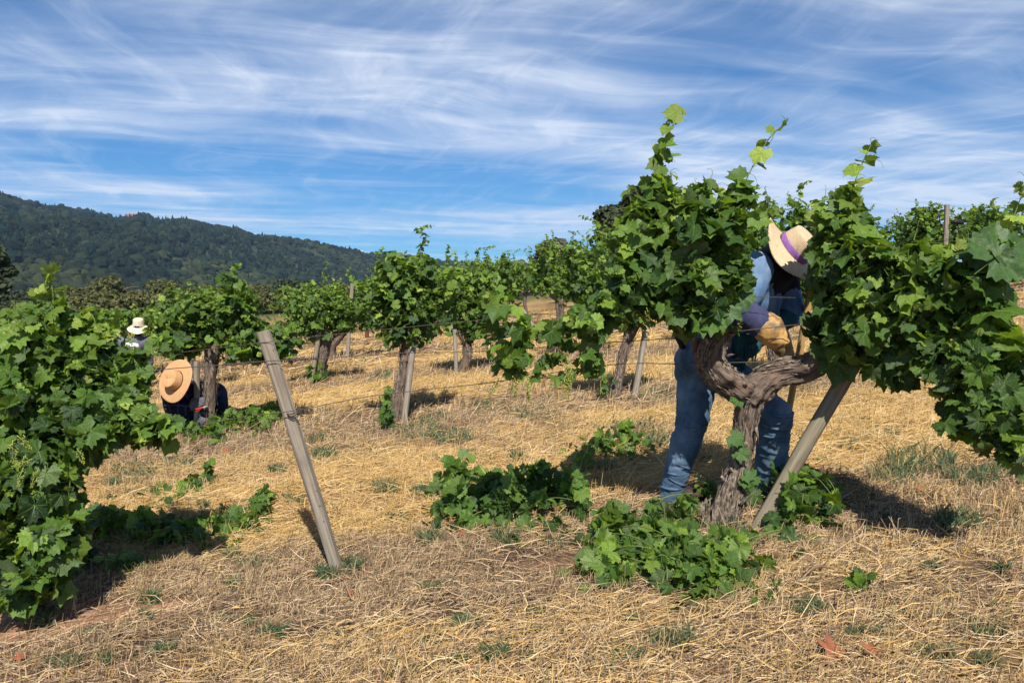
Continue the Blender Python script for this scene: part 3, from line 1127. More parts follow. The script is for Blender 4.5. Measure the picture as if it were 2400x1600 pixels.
def local(pts, root):
    p = np.array(pts, float)
    p[:, :3] -= np.array(root.location)
    return p


def PX(rows, wpx=True):
    """rows (px, py, width px, depth) -> x, y, z, radius"""
    out = []
    for a, b, w, d in rows:
        out.append([*P(a, b, d), 0.5 * w / F * d])
    return np.array(out)


def shoot_curve(rows, n=16):
    return spline(np.array([P(a, b, d) for a, b, d in rows]), n)


def flower_template(seed):
    r = np.random.default_rng(seed)
    mb = MB()
    mb.add(*tube([[0, 0, 0], [0.01, 0, -0.05], [0, 0.005, -0.12]], [0.0025, 0.002, 0.001], 4))
    for k in range(46):
        f = r.uniform(0, 1)
        a = r.uniform(0, 6.28)
        q = 0.028 * (1 - 0.75 * f) * math.sqrt(r.uniform(0.1, 1))
        c = np.array([math.cos(a) * q, math.sin(a) * q, -0.02 - 0.105 * f])
        s = r.uniform(0.003, 0.0055)
        v = np.array([[s, 0, 0], [-s, 0, 0], [0, s, 0], [0, -s, 0], [0, 0, s], [0, 0, -s]]) + c
        mb.add(v, np.array([[0, 2, 4], [2, 1, 4], [1, 3, 4], [3, 0, 4], [2, 0, 5], [1, 2, 5], [3, 1, 5], [0, 3, 5]]))
    return mb.mesh("flower_bunch", M_FLOWER)


FLOWERS = [flower_template(s) for s in range(3)]


def put_flowers(root, spots, scale=1.0, seed=0):
    r = np.random.default_rng(seed)
    for k, p in enumerate(spots):
        o = bpy.data.objects.new("flower_cluster", FLOWERS[k % 3])
        o.parent = root
        o.matrix_basis = Matrix.Translation(Vector(np.array(p) - np.array(root.location))) @ Matrix.Rotation(r.uniform(0, 6), 4, "Z") @ Matrix.Rotation(r.normal(0, 0.5), 4, "X") @ Matrix.Scale(scale * r.uniform(0.8, 1.3), 4)
        COL.objects.link(o)


def tendril(mb, p, d, r, ln=0.14):
    pts = [np.array(p)]
    d = np.array(d, float)
    for k in range(9):
        d = d + r.normal(0, 0.22, 3) + np.array([0, 0, 0.12 if k < 5 else -0.35])
        d /= np.linalg.norm(d)
        pts.append(pts[-1] + d * ln / 9)
    mb.add(*tube(pts, np.linspace(0.0016, 0.0007, 10), 4))


# ------------------------------------------------------------------ the big old vine at the right
def main_vine():
    r = np.random.default_rng(101)
    base = P(1685, 1246, 4.0)
    root = thing("grapevine", base, "big gnarled old grapevine forking into two arms, in front of the bent worker in denim", "grapevine", "grapevines in the front row")
    tr = PX([(1678, 1275, 104, 3.99), (1690, 1238, 94, 3.99), (1702, 1195, 78, 3.99), (1718, 1140, 70, 4.0), (1734, 1080, 62, 4.01), (1740, 1040, 60, 4.01), (1746, 995, 64, 4.01), (1752, 960, 70, 4.0), (1762, 925, 80, 4.0), (1768, 895, 74, 4.0)])
    la = PX([(1772, 925, 66, 4.0), (1745, 915, 66, 3.99), (1714, 900, 66, 3.98), (1682, 876, 68, 3.97), (1664, 845, 64, 3.96), (1672, 812, 58, 3.96), (1688, 784, 50, 3.96), (1690, 760, 40, 3.96), (1672, 720, 28, 3.97), (1650, 670, 16, 3.98)])
    ra = PX([(1752, 935, 70, 4.0), (1780, 902, 68, 3.99), (1806, 882, 66, 3.98), (1844, 868, 62, 3.96), (1885, 862, 60, 3.94), (1915, 845, 54, 3.92), (1945, 812, 46, 3.90), (1968, 770, 34, 3.88), (1985, 700, 20, 3.86)])
    st = MB()
    for k, (nm, pts, cnt) in enumerate((("trunk", tr, 210), ("arm", la, 170), ("arm", ra, 90))):
        mb = MB()
        pts = pts * np.array([1, 1, 1, (.72, .88, .86)[k]])
        c, rad = gnarled(mb, local(pts, root), 110, 56, 30 + k, 0.32 if k < 2 else 0.34, 0.20 if k < 2 else 0.28, (22, 28, 34)[k])
        mb.obj(nm, M_BARK, root)
        strips(st, c, rad, cnt, 50 + k)
        # pruning spurs and dead stubs along the arms
        for _ in range((5, 9, 10)[k]):
            i = int(r.integers(12, len(c) - 6))
            d = r.normal(size=3) + np.array([0, -.5, .5]); d /= np.linalg.norm(d)
            p0 = c[i] + d * rad[i] * .7
            l_ = r.uniform(.025, .07)
            st.add(*tube(np.array([p0, p0 + d * l_ * .5 + [0, 0, .004], p0 + d * l_ + [0, 0, .012]]), [r.uniform(.010, .018), r.uniform(.008, .013), r.uniform(.006, .010)], 7))
    # splintered bark at the foot
    for k in range(26):
        a = P(1640 + r.uniform(-5, 85), 1235 + r.uniform(-30, 20), 3.93)
        b = a + np.array([r.uniform(-.01, .05), -0.01, r.uniform(0.06, 0.16)])
        w = r.uniform(0.004, 0.010)
        m_ = (a + b) / 2 + np.array([0, -0.012, 0])
        v = np.array([a - [w, 0, 0], a + [w, 0, 0], m_ - [w, 0, 0], m_ + [w, 0, 0], b, b + [0.002, 0, 0]]) - np.array(root.location)
        st.add(v, np.array([[0, 1, 3, 2], [2, 3, 5, 4]]))
    for a, b in (((1735, 1185, 3.93), (1768, 1152, 3.90)), ((1655, 1190, 3.94), (1656, 1165, 3.92)), ((1703, 836, 3.93), (1722, 830, 3.90)), ((1772, 1000, 3.94), (1778, 1040, 3.93))):
        p0, p1 = P(*a), P(*b)
        st.add(*tube(np.array([p0, (p0 + p1) / 2 + [0, 0, 0.004], p1]) - np.array(root.location), [0.009, 0.007, 0.001], 5))
    o = st.obj("bark_strips", M_STRIP, root)
    o["kind"] = "stuff"

    lv = Leaves()
    # green shoots with their own leaves
    sh = [  # rows px, py, depth ; leaf size
        ([(1650, 700, 3.95), (1595, 600, 3.9), (1560, 500, 3.88), (1545, 420, 3.86), (1560, 330, 3.86), (1585, 280, 3.86), (1600, 258, 3.86)], .132, .095),
        ([(1660, 690, 3.97), (1690, 580, 3.95), (1715, 500, 3.94), (1745, 430, 3.94), (1775, 370, 3.94), (1808, 318, 3.95), (1846, 284, 3.95)], .120, .13),
        ([(1690, 740, 3.96), (1680, 620, 3.9), (1625, 520, 3.9), (1620, 450, 3.9), (1632, 430, 3.9)], .09, .1),
        ([(1960, 780, 3.88), (1945, 660, 3.84), (1965, 560, 3.82), (1985, 480, 3.81), (2010, 410, 3.80), (2030, 362, 3.80), (2042, 340, 3.80)], .128, .10),
        ([(1980, 720, 3.86), (2060, 640, 3.70), (2110, 600, 3.62), (2150, 580, 3.60)], .10, .1),
        ([(2000, 760, 3.84), (2150, 700, 3.5), (2280, 640, 3.35), (2350, 560, 3.3), (2390, 470, 3.3), (2404, 418, 3.3)], .105, .1),
        ([(1650, 690, 3.95), (1540, 620, 3.8), (1470, 560, 3.75), (1440, 520, 3.72)], .095, .1),
        ([(1680, 760, 3.95), (1560, 730, 3.85), (1440, 740, 3.75), (1340, 760, 3.65), (1270, 780, 3.62)], .078, .08),
        ([(1420, 745, 3.75), (1395, 820, 3.70), (1350, 875, 3.66), (1270, 885, 3.63), (1190, 870, 3.60), (1150, 820, 3.60), (1165, 740, 3.60)], .072, .07),
        ([(2080, 790, 3.62), (2200, 800, 3.4), (2290, 850, 3.25), (2350, 950, 3.15), (2385, 1070, 3.1)], .10, .08),
        ([(2000, 800, 3.8), (2100, 830, 3.6), (2220, 900, 3.35), (2300, 1000, 3.2)], .10, .085),
        ([(1520, 600, 3.85), (1485, 520, 3.84), (1478, 470, 3.84), (1470, 436, 3.84)], .072, .08),
        ([(1660, 560, 3.88), (1650, 480, 3.88), (1658, 440, 3.88), (1668, 412, 3.88)], .070, .09),
        ([(1590, 560, 3.86), (1578, 470, 3.86), (1572, 400, 3.86)], .078, .08),
        ([(1780, 560, 4.05), (1800, 480, 4.06), (1792, 440, 4.06)], .06, .09),
        ([(2130, 660, 3.55), (2138, 580, 3.5), (2150, 535, 3.5)], .078, .08),
        ([(2250, 680, 3.4), (2262, 600, 3.36), (2258, 556, 3.36)], .078, .08),
        ([(1930, 600, 3.82), (1922, 520, 3.82), (1935, 455, 3.82)], .076, .08),
        ([(1690, 760, 3.93), (1668, 720, 3.86), (1672, 660, 3.84), (1690, 610, 3.84)], .095, .10),
    ]
    td = MB()
    for rows, size, step in sh:
        c = shoot_curve(rows, 24)
        mb = MB()
        mb.add(*tube(c - np.array(root.location), np.linspace(0.0062, 0.0016, len(c)), 6))
        mb.obj("shoot", M_STEM if rows[0][0] != 1420 else M_CANE, root)
        lv.along(c, r, size * .76, step * .78)
        for k in (10, 16, 21)[:2 if len(rows) < 5 else 3]:
            tendril(td, c[k] - np.array(root.location), r.normal(size=3), r)
        tendril(td, c[-1] - np.array(root.location), c[-1] - c[-4], r, 0.06)
    o = td.obj("tendrils", M_STEM, root)
    o["kind"] = "stuff"

    def B(px, py, rx, ry, d, rd, n, size=.092, young=0.0, hang=0.8):
        c = P(px, py, d)
        k = d / F

        def keep(p):
            qx, qy = proj(p)
            # the worker's hat, shoulder and glove stay in view; leaves thin out round the lower gap
            jac = ((qx > 1755) & (qx < 1902) & (qy > 520) & (qy < 860)) | ((qx > 1722) & (qx < 1905) & (qy > 712) & (qy < 860))
            gap = (qx > 1560) & (qx < 1900) & (qy > 775) & (qy < 900) & (p[:, 1] < 4.1)
            gap2 = (qx > 1430) & (qx < 1585) & (qy > 745)
            low = (qy > 905) & (qx < 2120)
            arm = (qx > 1895) & (qx < 1935) & (qy > 815)
            stk = (qx > 1700) & (qx < 1752) & (qy > 700)
            return ~(jac | gap | low | gap2 | arm | stk)
        lv.blob(c, (rx * k, rd, ry * k), int(n * (1.8 if px < 1422 else (2.0 if px > 2030 else 2.35))), size * (.62 if px < 1422 else .59), r, young, hang, keep)

    # left crown
    for a in [(1515, 560, 68, 95, 3.86, .22, 60), (1485, 655, 60, 85, 3.82, .22, 50), (1610, 560, 110, 110, 3.84, .26, 80), (1705, 560, 75, 95, 3.88, .22, 56), (1620, 670, 115, 85, 3.80, .26, 84),
              (1730, 650, 40, 85, 3.88, .2, 36), (1560, 730, 80, 40, 3.82, .2, 36), (1660, 725, 75, 50, 3.82, .2, 40), (1500, 500, 36, 36, 3.85, .13, 20, .08, .3), (1455, 610, 26, 60, 3.80, .14, 22, .08, .2),
              (1640, 480, 70, 45, 3.88, .16, 26, .062, .3), (1542, 440, 36, 56, 3.87, .10, 14, .085, .3), (1728, 462, 36, 42, 3.93, .1, 15, .078, .35), (1556, 360, 20, 36, 3.86, .08, 4, .065, .5), (1985, 462, 32, 46, 3.80, .1, 10, .085, .3), (1620, 745, 50, 40, 3.78, .15, 20), (1435, 725, 38, 52, 3.76, .15, 30)]:
        B(*a)
    # straggling cane to the left
    for a in [(1375, 780, 50, 62, 3.68, .16, 28, .074, .18), (1310, 775, 40, 42, 3.66, .14, 12, .070, .2), (1165, 735, 40, 68, 3.6, .15, 22, .078, .22), (1190, 830, 48, 46, 3.6, .15, 20, .074, .2),
              (1290, 845, 40, 28, 3.64, .12, 12, .07, .18), (1380, 850, 36, 32, 3.68, .12, 14, .072, .15), (1240, 790, 40, 40, 3.62, .12, 12, .07, .1)]:
        B(*a)
    # right crown
    for a in [(1950, 640, 55, 95, 3.80, .2, 50), (1968, 530, 52, 70, 3.80, .16, 36, .085, .2), (2040, 640, 90, 85, 3.68, .22, 64), (1985, 760, 75, 90, 3.78, .22, 60), (2070, 790, 100, 95, 3.62, .25, 80),
              (2150, 700, 95, 85, 3.52, .22, 60, .098, .15), (2180, 620, 75, 50, 3.46, .16, 26, .098, .3), (2260, 700, 75, 75, 3.40, .2, 40, .1, .1), (2340, 610, 45, 60, 3.30, .14, 18, .12), (2190, 830, 85, 70, 3.45, .2, 46),
              (2090, 870, 75, 30, 3.62, .16, 20), (2300, 800, 80, 55, 3.30, .18, 30, .095, .15)]:
        B(*a)
    # drooping arm at the right edge
    for a in [(2280, 870, 90, 70, 3.25, .2, 46, .09), (2340, 950, 70, 90, 3.18, .2, 44, .09, .1), (2250, 960, 55, 70, 3.24, .16, 28, .085), (2375, 1050, 45, 55, 3.1, .14, 18, .1), (2420, 900, 60, 120, 3.1, .2, 30, .095), (2320, 1040, 45, 40, 3.15, .12, 12, .085)]:
        B(*a)
    # one big clean leaf in front of the worker's waist, one by the right arm, one broad blade at the edge
    for px, py, d, s, ti in ((1690, 715, 3.72, .125, (0.05, -.2, -1)), (1965, 850, 3.80, .12, (-.2, -.1, -.9)), (2340, 600, 3.22, .16, (.5, -.2, .5)), (1740, 690, 3.76, .08, (.3, 0, -1))):
        lv.put(P(px, py, d)[None], orient(np.array([[-.1, -.9, .5]]), np.array([ti])), np.array([s]), np.array([[0.050, 0.105, 0.026]]))
    # suckers on the trunk
    for px, py in ((1722, 1025), (1735, 1060), (1750, 1115), (1745, 1130), (1762, 1120), (1715, 1035), (1728, 935)):
        lv.put(P(px, py, 3.93)[None], orient(np.array([[r.normal() * .4, -.8, .6]]), np.array([[r.normal() * .6, 0, -.5]])), np.array([r.uniform(.03, .06)]), np.array([[0.055, 0.12, 0.025]]))
    lv.build(root, 300, r)
    put_flowers(root, [P(*q) for q in ((1210, 868, 3.58), (1228, 878, 3.58), (1200, 880, 3.6), (1330, 840, 3.6), (1340, 860, 3.6), (1420, 722, 3.7), (1440, 705, 3.7), (1455, 735, 3.7), (1490, 725, 3.72), (1515, 720, 3.7), (1240, 885, 3.6),
                                        (1325, 880, 3.6), (1735, 740, 3.8), (1170, 885, 3.6), (2190, 870, 3.35), (2000, 700, 3.62))], .7, 4)


main_vine()


# ------------------------------------------------------------------ the leafy vine filling the left edge
def left_vine():
    r = np.random.default_rng(202)
    base = G(np.array([60.0]), np.array([1440.0]))[0]
    root = thing("grapevine", base, "dense bushy grapevine filling the left edge, its leaves hanging to the ground", "grapevine", "grapevines in the front row")
    d0 = base[1]
    mb = MB()
    c, rad = gnarled(mb, local(PX([(55, 1470, 90, d0), (70, 1380, 76, d0 + .02), (60, 1260, 66, d0 + .04), (85, 1140, 70, d0 + .06), (90, 1060, 74, d0 + .08)]), root), 50, 32, 7)
    mb.obj("trunk", M_BARK, root)
    st = MB()
    strips(st, c, rad, 60, 9)
    for pts in ([(90, 1070, 66, d0 + .08), (30, 1010, 60, d0 + .1), (-40, 960, 50, d0 + .12)], [(90, 1070, 66, d0 + .08), (170, 1000, 58, d0 + .15), (270, 930, 44, d0 + .25), (330, 880, 26, d0 + .3)]):
        mb = MB()
        c, rad = gnarled(mb, local(PX(pts), root), 40, 28, 17)
        mb.obj("arm", M_BARK, root)
        strips(st, c, rad, 30, 12)
    o = st.obj("bark_strips", M_STRIP, root)
    o["kind"] = "stuff"
    lv = Leaves()
    td = MB()
    D = d0
    def keepl(p):
        qx, qy = proj(p)
        edge = (qx > 425) | ((qx > 200) & (qy > 1090)) | ((qx > 270) & (qy > 1070)) | (qy > 1425)
        tanhat = (qx > 338) & (qx < 560) & (qy > 815) & (qy < 990)
        cream = (qx > 262) & (qx < 358) & (qy > 690) & (qy < 828)
        return ~(edge | tanhat | cream)

    for rows, size, step in [
            ([(100, 1000, D), (110, 850, D), (125, 740, D), (122, 670, D), (115, 640, D), (112, 622, D)], .125, .075),
            ([(150, 950, D), (170, 820, D + .05), (150, 740, D + .05), (130, 690, D + .05)], .11, .075), ([(90, 850, D), (85, 770, D), (92, 715, D), (98, 676, D)], .11, .075), ([(40, 880, D), (30, 800, D), (20, 745, D), (28, 712, D)], .11, .08),
            ([(270, 920, D + .2), (240, 830, D + .2), (225, 760, D + .2), (205, 715, D + .2)], .085, .09),
            ([(300, 900, D + .2), (360, 870, D + .2), (400, 820, D + .25)], .10, .10),
            ([(180, 1000, D), (290, 960, D - .05), (370, 990, D - .05), (400, 1010, D - .05)], .10, .09),
            ([(60, 1060, D), (110, 1180, D - .15), (120, 1300, D - .2)], .10, .08),
            ([(20, 950, D), (-20, 830, D), (-10, 760, D)], .095, .09),
            ([(90, 1060, D - .1), (160, 1080, D - .15), (160, 1170, D - .15)], .09, .08)]:
        cv = shoot_curve(rows, 20)
        mb = MB()
        mb.add(*tube(cv - np.array(root.location), np.linspace(0.006, 0.0016, 20), 6))
        mb.obj("shoot", M_STEM, root)
        lv.along(cv, r, size * .68, step * .72, keep=keepl)
        for k in (9, 14, 18):
            tendril(td, cv[k] - np.array(root.location), r.normal(size=3), r)
    o = td.obj("tendrils", M_STEM, root)
    o["kind"] = "stuff"

    def B(px, py, rx, ry, d, rd, n, size=.088, young=0.0, hang=0.8):
        k = d / F

        lv.blob(P(px, py, d), (rx * k, rd, ry * k), int(n * 3.0), size * .58, r, young, hang, keepl)
    for a in [(30, 830, 80, 75, D + .1, .25, 60), (120, 800, 70, 80, D + .05, .22, 56, .085, .1), (200, 850, 90, 80, D + .1, .25, 66, .088, .05), (300, 880, 80, 70, D + .2, .22, 60, .09, .1), (80, 930, 110, 90, D, .28, 90),
              (220, 960, 110, 90, D + .05, .28, 90), (330, 960, 70, 75, D + .1, .22, 50, .10), (380, 1000, 45, 50, D, .14, 24, .10, .25), (130, 1060, 100, 70, D - .05, .25, 60), (50, 1060, 80, 90, D - .1, .25, 60), (40, 1180, 70, 90, D - .15, .22, 60, .085, .1),
              (110, 1170, 70, 70, D - .12, .2, 40), (130, 1270, 50, 75, D - .15, .2, 44, .095), (30, 1310, 65, 75, D - .15, .22, 50, .088, .15), (5, 1390, 40, 40, D - .15, .15, 16), (250, 800, 60, 50, D + .25, .18, 34, .075, .3), (380, 830, 40, 40, D + .3, .15, 18, .08, .3),
              (118, 740, 36, 50, D + .05, .10, 14, .085, .35), (-60, 1000, 80, 250, D, .25, 90), (380, 830, 50, 30, D + .3, .14, 16, .085), (95, 1340, 60, 55, D - .16, .18, 40, .085), (60, 1390, 60, 25, D - .16, .15, 22, .08), (250, 1010, 60, 50, D - .05, .18, 30, .10)]:
        B(*a)
    lv.build(root, 300, r)
    put_flowers(root, [P(*q) for q in ((40, 1020, D - .35), (75, 1075, D - .35), (90, 1100, D - .33), (55, 1095, D - .35), (345, 915, D), (30, 1030, D - .33), (310, 775, D + .3), (180, 1050, D - .3))], .75, 8)


left_vine()


# ------------------------------------------------------------------ vines of the rows behind
def row_vine(x, y, label, seed, H=1.72, W=0.62, n=620, parts=300, size=0.072, lean=0.0, trunk_h=0.78, group="grapevines in the rows behind", sucker=0, mass=MID, mat_=None, blobs=None, tr_px=None, thick=0.06):
    r = np.random.default_rng(seed)
    z0 = float(g(x, y))
    root = thing("grapevine", (x, y, z0), label, "grapevine", group)
    mb = MB()
    if tr_px is not None:
        pts = local(PX(tr_px), root)
        pts[0, 2] -= 0.05
    else:
        l = lean
        pts = np.array([[0, 0, -0.05, thick * 1.35], [0.02 + l * .2, 0, 0.2, thick], [0.03 * r.normal() + l * .6, 0, trunk_h * .62, thick * .9], [l, 0, trunk_h, thick * 1.1]])
    top = pts[-1, :3]
    c, rad = gnarled(mb, pts, 34, 22, seed)
    mb.obj("trunk", M_BARK, root)
    if y < 13:
        st = MB()
        strips(st, c, rad, 55, seed + 1, .006, (.06, .2))
        so = st.obj("bark_strips", M_STRIP, root)
        so["kind"] = "stuff"
    for sgn in (-1, 1):
        e = top + np.array([sgn * W * .55, r.normal(0, .08), 0.22])
        mb = MB()
        gnarled(mb, np.array([[*top - [0, 0, .03], thick * .8], [*(top + e) / 2 + [0, 0, -.02], thick * .65], [*e, thick * .35]]), 16, 14, seed + 3, 0.16)
        mb.obj("arm", M_BARK, root)
    lv = Leaves()
    loc = np.array(root.location)
    shoots = MB()
    for k in range(13):
        f = (k + .5) / 13 * 2 - 1 + r.normal(0, .06)
        b = top + np.array([f * W * .6, r.normal(0, .08), .1])
        hh = H * r.uniform(.82, 1.08)
        e = np.array([top[0] * .5 + f * W * r.uniform(.7, 1.1) + r.normal(0, .06), r.normal(0, .16), hh - abs(f) * 0.22])
        cv = spline([b, (b + e) / 2 + [f * .08, 0, .05], e, e + np.array([r.normal(0, .05), r.normal(0, .05), .07])], 12)
        if k % 3 == 1 and blobs is None or k in (3, 9):
            cv = np.concatenate([cv, cv[-1:] + np.array([[r.normal(0, .03), r.normal(0, .03), .07], [r.normal(0, .06), r.normal(0, .05), .14], [r.normal(0, .09), r.normal(0, .06), .19]]) * H / 1.7])
        shoots.add(*tube(cv, np.linspace(.005, .0012, len(cv)), 4))
        lv.along(cv + loc, r, size * .8, 0.045 if mass is MID else 0.09)
    o = shoots.obj("shoots", M_STEM, root)
    o["kind"] = "stuff"
    if blobs is not None:
        def clear(p):
            qx, qy = proj(p)
            return ~((qx > 262) & (qx < 358) & (qy > 690) & (qy < 828)) & ~((qx > 350) & (qx < 455) & (qy > 845) & (qy < 960))
        for (a, b_, rx, ry, w) in blobs:
            k = y / F
            lv.blob(P(a, b_ + 24, y), (rx * k, .34, ry * k * .95), int(n * w * 1.7), size * .76, r, 0.08, keep=clear, spray=.6)
    else:
        tot = [(-.62, .62, .42, .30), (.62, .62, .42, .30), (0, .78, .55, .34), (-.35, .95, .38, .26), (.35, .95, .38, .26), (0, .56, .5, .22)]
        for fx, fz, fr, fzr in tot:
            lv.blob(loc + np.array([top[0] * .6 + fx * W, r.normal(0, .05), trunk_h + (H - trunk_h) * (fz - .38) * 1.25 + .05]), (fr * W, .36, fzr * H * .75), int(n * 1.6) // 6, size * .77, r, 0.08, spray=.6)
    for k in range(sucker):
        a = r.uniform(0, 6.28)
        p = loc + np.array([r.normal(-.1, .06), r.normal(-.08, .05), abs(r.normal(.12, .11))])
        lv.put(p[None], orient(np.array([[math.cos(a) * .6, -.6, .6]]), np.array([[math.cos(a), 0, -.4]])), np.array([size * .8 * r.uniform(.6, 1.1)]), tones(1, r, np.array([.1])))
    lv.build(root, parts, r, MID_ME, mass, mat_)
    return root


def stake(name, a, b, wid, depth_a, depth_b, label, material=None, sides=9, square=False, group="stakes beside the vines", cat="stake"):
    """wooden stake between two pixels of the photograph at given depths (a = foot)"""
    p, q = P(a[0], a[1], depth_a), P(b[0], b[1], depth_b)
    root = thing(name, p, label, cat, group)
    n = 26
    f = np.linspace(-0.05, 1, n)[:, None]
    pts = (q - p)[None] * f
    L = np.linalg.norm(q - p)
    r_ = np.random.default_rng(int(a[0]))
    pts[:, :2] += np.stack([np.sin(f[:, 0] * 3.1 + a[0]), np.cos(f[:, 0] * 2.3)], -1) * 0.004
    th = np.linspace(0, 2 * np.pi, sides, endpoint=False)
    prof = np.ones(sides)
    if square:
        t4 = (th + np.pi / 4) % (np.pi / 2) - np.pi / 4
        prof = np.minimum(1 / np.cos(t4), 1.30)
    A, Ls = np.meshgrid(th, f[:, 0] * L)
    w = fbm(np.stack([np.cos(A).ravel() * 3, np.sin(A).ravel() * 3, Ls.ravel() * 1.6], -1), 3, int(a[1])).reshape(n, sides)
    rad = 0.5 * (wid * (.84 if square and wid > .0601 else 1)) * prof[None] * (1 + 0.22 * (w - .5) - .10 * (fbm(np.stack([np.cos(A).ravel() * 7, np.sin(A).ravel() * 7, Ls.ravel() * .8], -1), 2, int(a[0])).reshape(n, sides) > .60))
    mb = MB()
    mb.add(*tube(pts, rad, sides))
    mb.obj("shaft", material or M_STAKE, root, smooth=not square)
    return root


r2 = "second row"
row_vine(P(490, 1000, 8.1)[0], 8.1, "grapevine with the person in the tan hat bent beside its straight trunk", 301, n=860, size=.068, H=1.42,
         tr_px=[(484, 1012, 40, 8.1), (488, 960, 32, 8.1), (492, 900, 30, 8.1), (494, 850, 34, 8.1), (500, 810, 40, 8.1)],
         blobs=[(500, 740, 85, 72, .24), (560, 695, 55, 55, .13), (430, 765, 65, 50, .12), (552, 640, 22, 36, .05), (470, 705, 50, 40, .09), (600, 770, 60, 55, .15), (400, 725, 40, 40, .07), (655, 775, 55, 45, .12), (580, 800, 60, 40, .10), (415, 796, 50, 26, .07), (640, 805, 50, 30, .06)])
stake("vine_stake", (460, 1012), (462, 846), .062, 7.95, 8.0, "grey square stake held by the person in the tan hat", M_POST, 12, True)
row_vine(P(940, 960, 7.8)[0], 7.9, "tall grapevine in the middle with a shaggy trunk and grey stake", 302, n=820, size=.070, sucker=0,
         tr_px=[(930, 975, 40, 7.9), (934, 930, 32, 7.9), (944, 883, 28, 7.9), (953, 825, 30, 7.9), (956, 785, 36, 7.9)],
         blobs=[(945, 700, 72, 68, .25), (1005, 705, 60, 60, .17), (905, 680, 42, 60, .13), (960, 630, 72, 45, .16), (920, 600, 32, 36, .06), (990, 605, 34, 36, .07), (950, 760, 60, 35, .10), (1060, 650, 30, 50, .06)])
stake("vine_stake", (944, 1000), (971, 792), .075, 7.72, 7.8, "grey stake leaning on the shaggy trunk of the tall middle grapevine", M_POST, 12, True)
row_vine(P(1441, 935, 8.05)[0], 8.05, "thin twisted grapevine trunk left of the worker's hip, below the main crown", 303, n=640, size=.070, thick=.04, sucker=8,
         tr_px=[(1438, 945, 36, 8.05), (1446, 905, 24, 8.05), (1453, 872, 20, 8.05), (1462, 825, 22, 8.05), (1482, 775, 26, 8.05), (1500, 745, 24, 8.05)],
         blobs=[(1480, 690, 70, 70, .4), (1420, 660, 60, 60, .25), (1530, 660, 60, 60, .35)])
stake("vine_stake", (1484, 944), (1514, 776), .06, 7.95, 8.0, "thin grey stake standing right of the thin twisted trunk", M_POST, 12, True)
row_vine(2.75, 8.1, "grapevine whose leafy top shows just behind the straw hat", 304, n=620, H=1.85, size=.068)
row_vine(-4.9, 8.6, "grapevine half hidden behind the bushy left grapevine", 306, n=560, size=.070, H=1.35)
# third row
row_vine(P(745, 905, 11.8)[0], 11.8, "grapevine left of the middle with leaves wrapped round its trunk", 311, n=620, parts=260, size=.066, H=1.5,
         tr_px=[(745, 905, 26, 11.8), (748, 870, 24, 11.8), (757, 830, 26, 11.8), (764, 795, 30, 11.8)], sucker=0,
         blobs=[(740, 725, 70, 60, .34), (800, 715, 45, 50, .18), (690, 745, 48, 48, .2), (760, 680, 40, 36, .1), (747, 850, 20, 34, .12), (705, 690, 30, 30, .08)])
stake("vine_stake", (727, 911), (748, 780), .075, 11.6, 11.7, "round grey stake beside the leaf wrapped trunk", M_STAKE)
row_vine(P(1085, 880, 11.4)[0], 11.4, "dark curved grapevine trunk with grey stake, right of the tall middle vine", 312, n=620, parts=240, size=.068,
         tr_px=[(1078, 880, 26, 11.4), (1090, 850, 22, 11.4), (1096, 815, 22, 11.4), (1086, 780, 26, 11.4)],
         blobs=[(1090, 690, 60, 65, .4), (1130, 650, 45, 50, .2), (1060, 640, 40, 40, .15), (1100, 745, 55, 35, .15), (1150, 700, 40, 50, .1)])
stake("vine_stake", (1069, 886), (1066, 772), .075, 11.2, 11.2, "grey stake standing beside the dark curved trunk", M_POST, 12, True)
row_vine(1.2, 12.2, "grapevine of the third row seen between the cane leaves and the big crown", 313, n=520, parts=160, size=.066)
row_vine(3.3, 12.0, "third row grapevine hidden mostly behind the worker", 314, n=420, parts=60, size=.068)
row_vine(7.05, 13.4, "grapevine left of the tall grey post under the sky", 316, n=560, parts=200, size=.066, H=1.75, W=.42)
row_vine(8.55, 13.6, "wide grapevine right of the tall grey post under the sky", 317, n=620, parts=200, size=.066, H=1.62, W=.8)
row_vine(5.5, 12.6, "third row grapevine behind the upright right crown", 315, n=460, parts=80, size=.068)
row_vine(-5.1, 12.2, "third row grapevine standing right of the cream hat", 318, n=560, parts=200, size=.066, H=1.5)
row_vine(-7.6, 12.4, "third row grapevine left of the cream hat", 319, n=460, parts=100, size=.066, H=1.3)
stake("trellis_post", (2212, 640), (2220, 480), .09, 13.0, 13.0, "tall grey square post against the sky at the right", M_POST, 12, True, cat="post", group=None)
# fourth row
row_vine(P(778, 838, 15.6)[0], 15.6, "leaning bare trunk grapevine behind the leaf wrapped one", 321, n=460, parts=120, size=.066,
         tr_px=[(778, 838, 26, 15.6), (776, 818, 22, 15.6), (795, 790, 18, 15.6), (818, 765, 18, 15.6)],
         blobs=[(830, 715, 50, 45, .5), (790, 700, 40, 35, .25), (870, 720, 35, 40, .25)])
row_vine(-7.3, 15.2, "low grapevine behind the cream hat, below the far oaks", 325, n=420, parts=80, size=.066, H=1.25, W=.9)
stake("vine_stake", (815, 832), (825, 664), .085, 15.4, 15.4, "tall grey stake rising above the leaning bare trunk", M_POST, 12, True)
stake("vine_stake", (756, 800), (761, 686), .08, 15.5, 15.5, "grey stake tip poking out above the leaf wrapped vine", M_POST, 12, True)
stake("vine_stake", (860, 788), (860, 742), .11, 18.5, 18.5, "dark red stake in the shade left of the tall middle vine", M_REDPOST)
stake("vine_stake", (1252, 772), (1226, 726), .075, 14.5, 14.6, "grey stake tilted left beyond the cane leaves", M_POST, 12, True)
stake("vine_stake", (1150, 700), (1151, 627), .09, 19.0, 19.0, "pale stake tip above the leaves right of the middle vines", M_POST, 12, True)
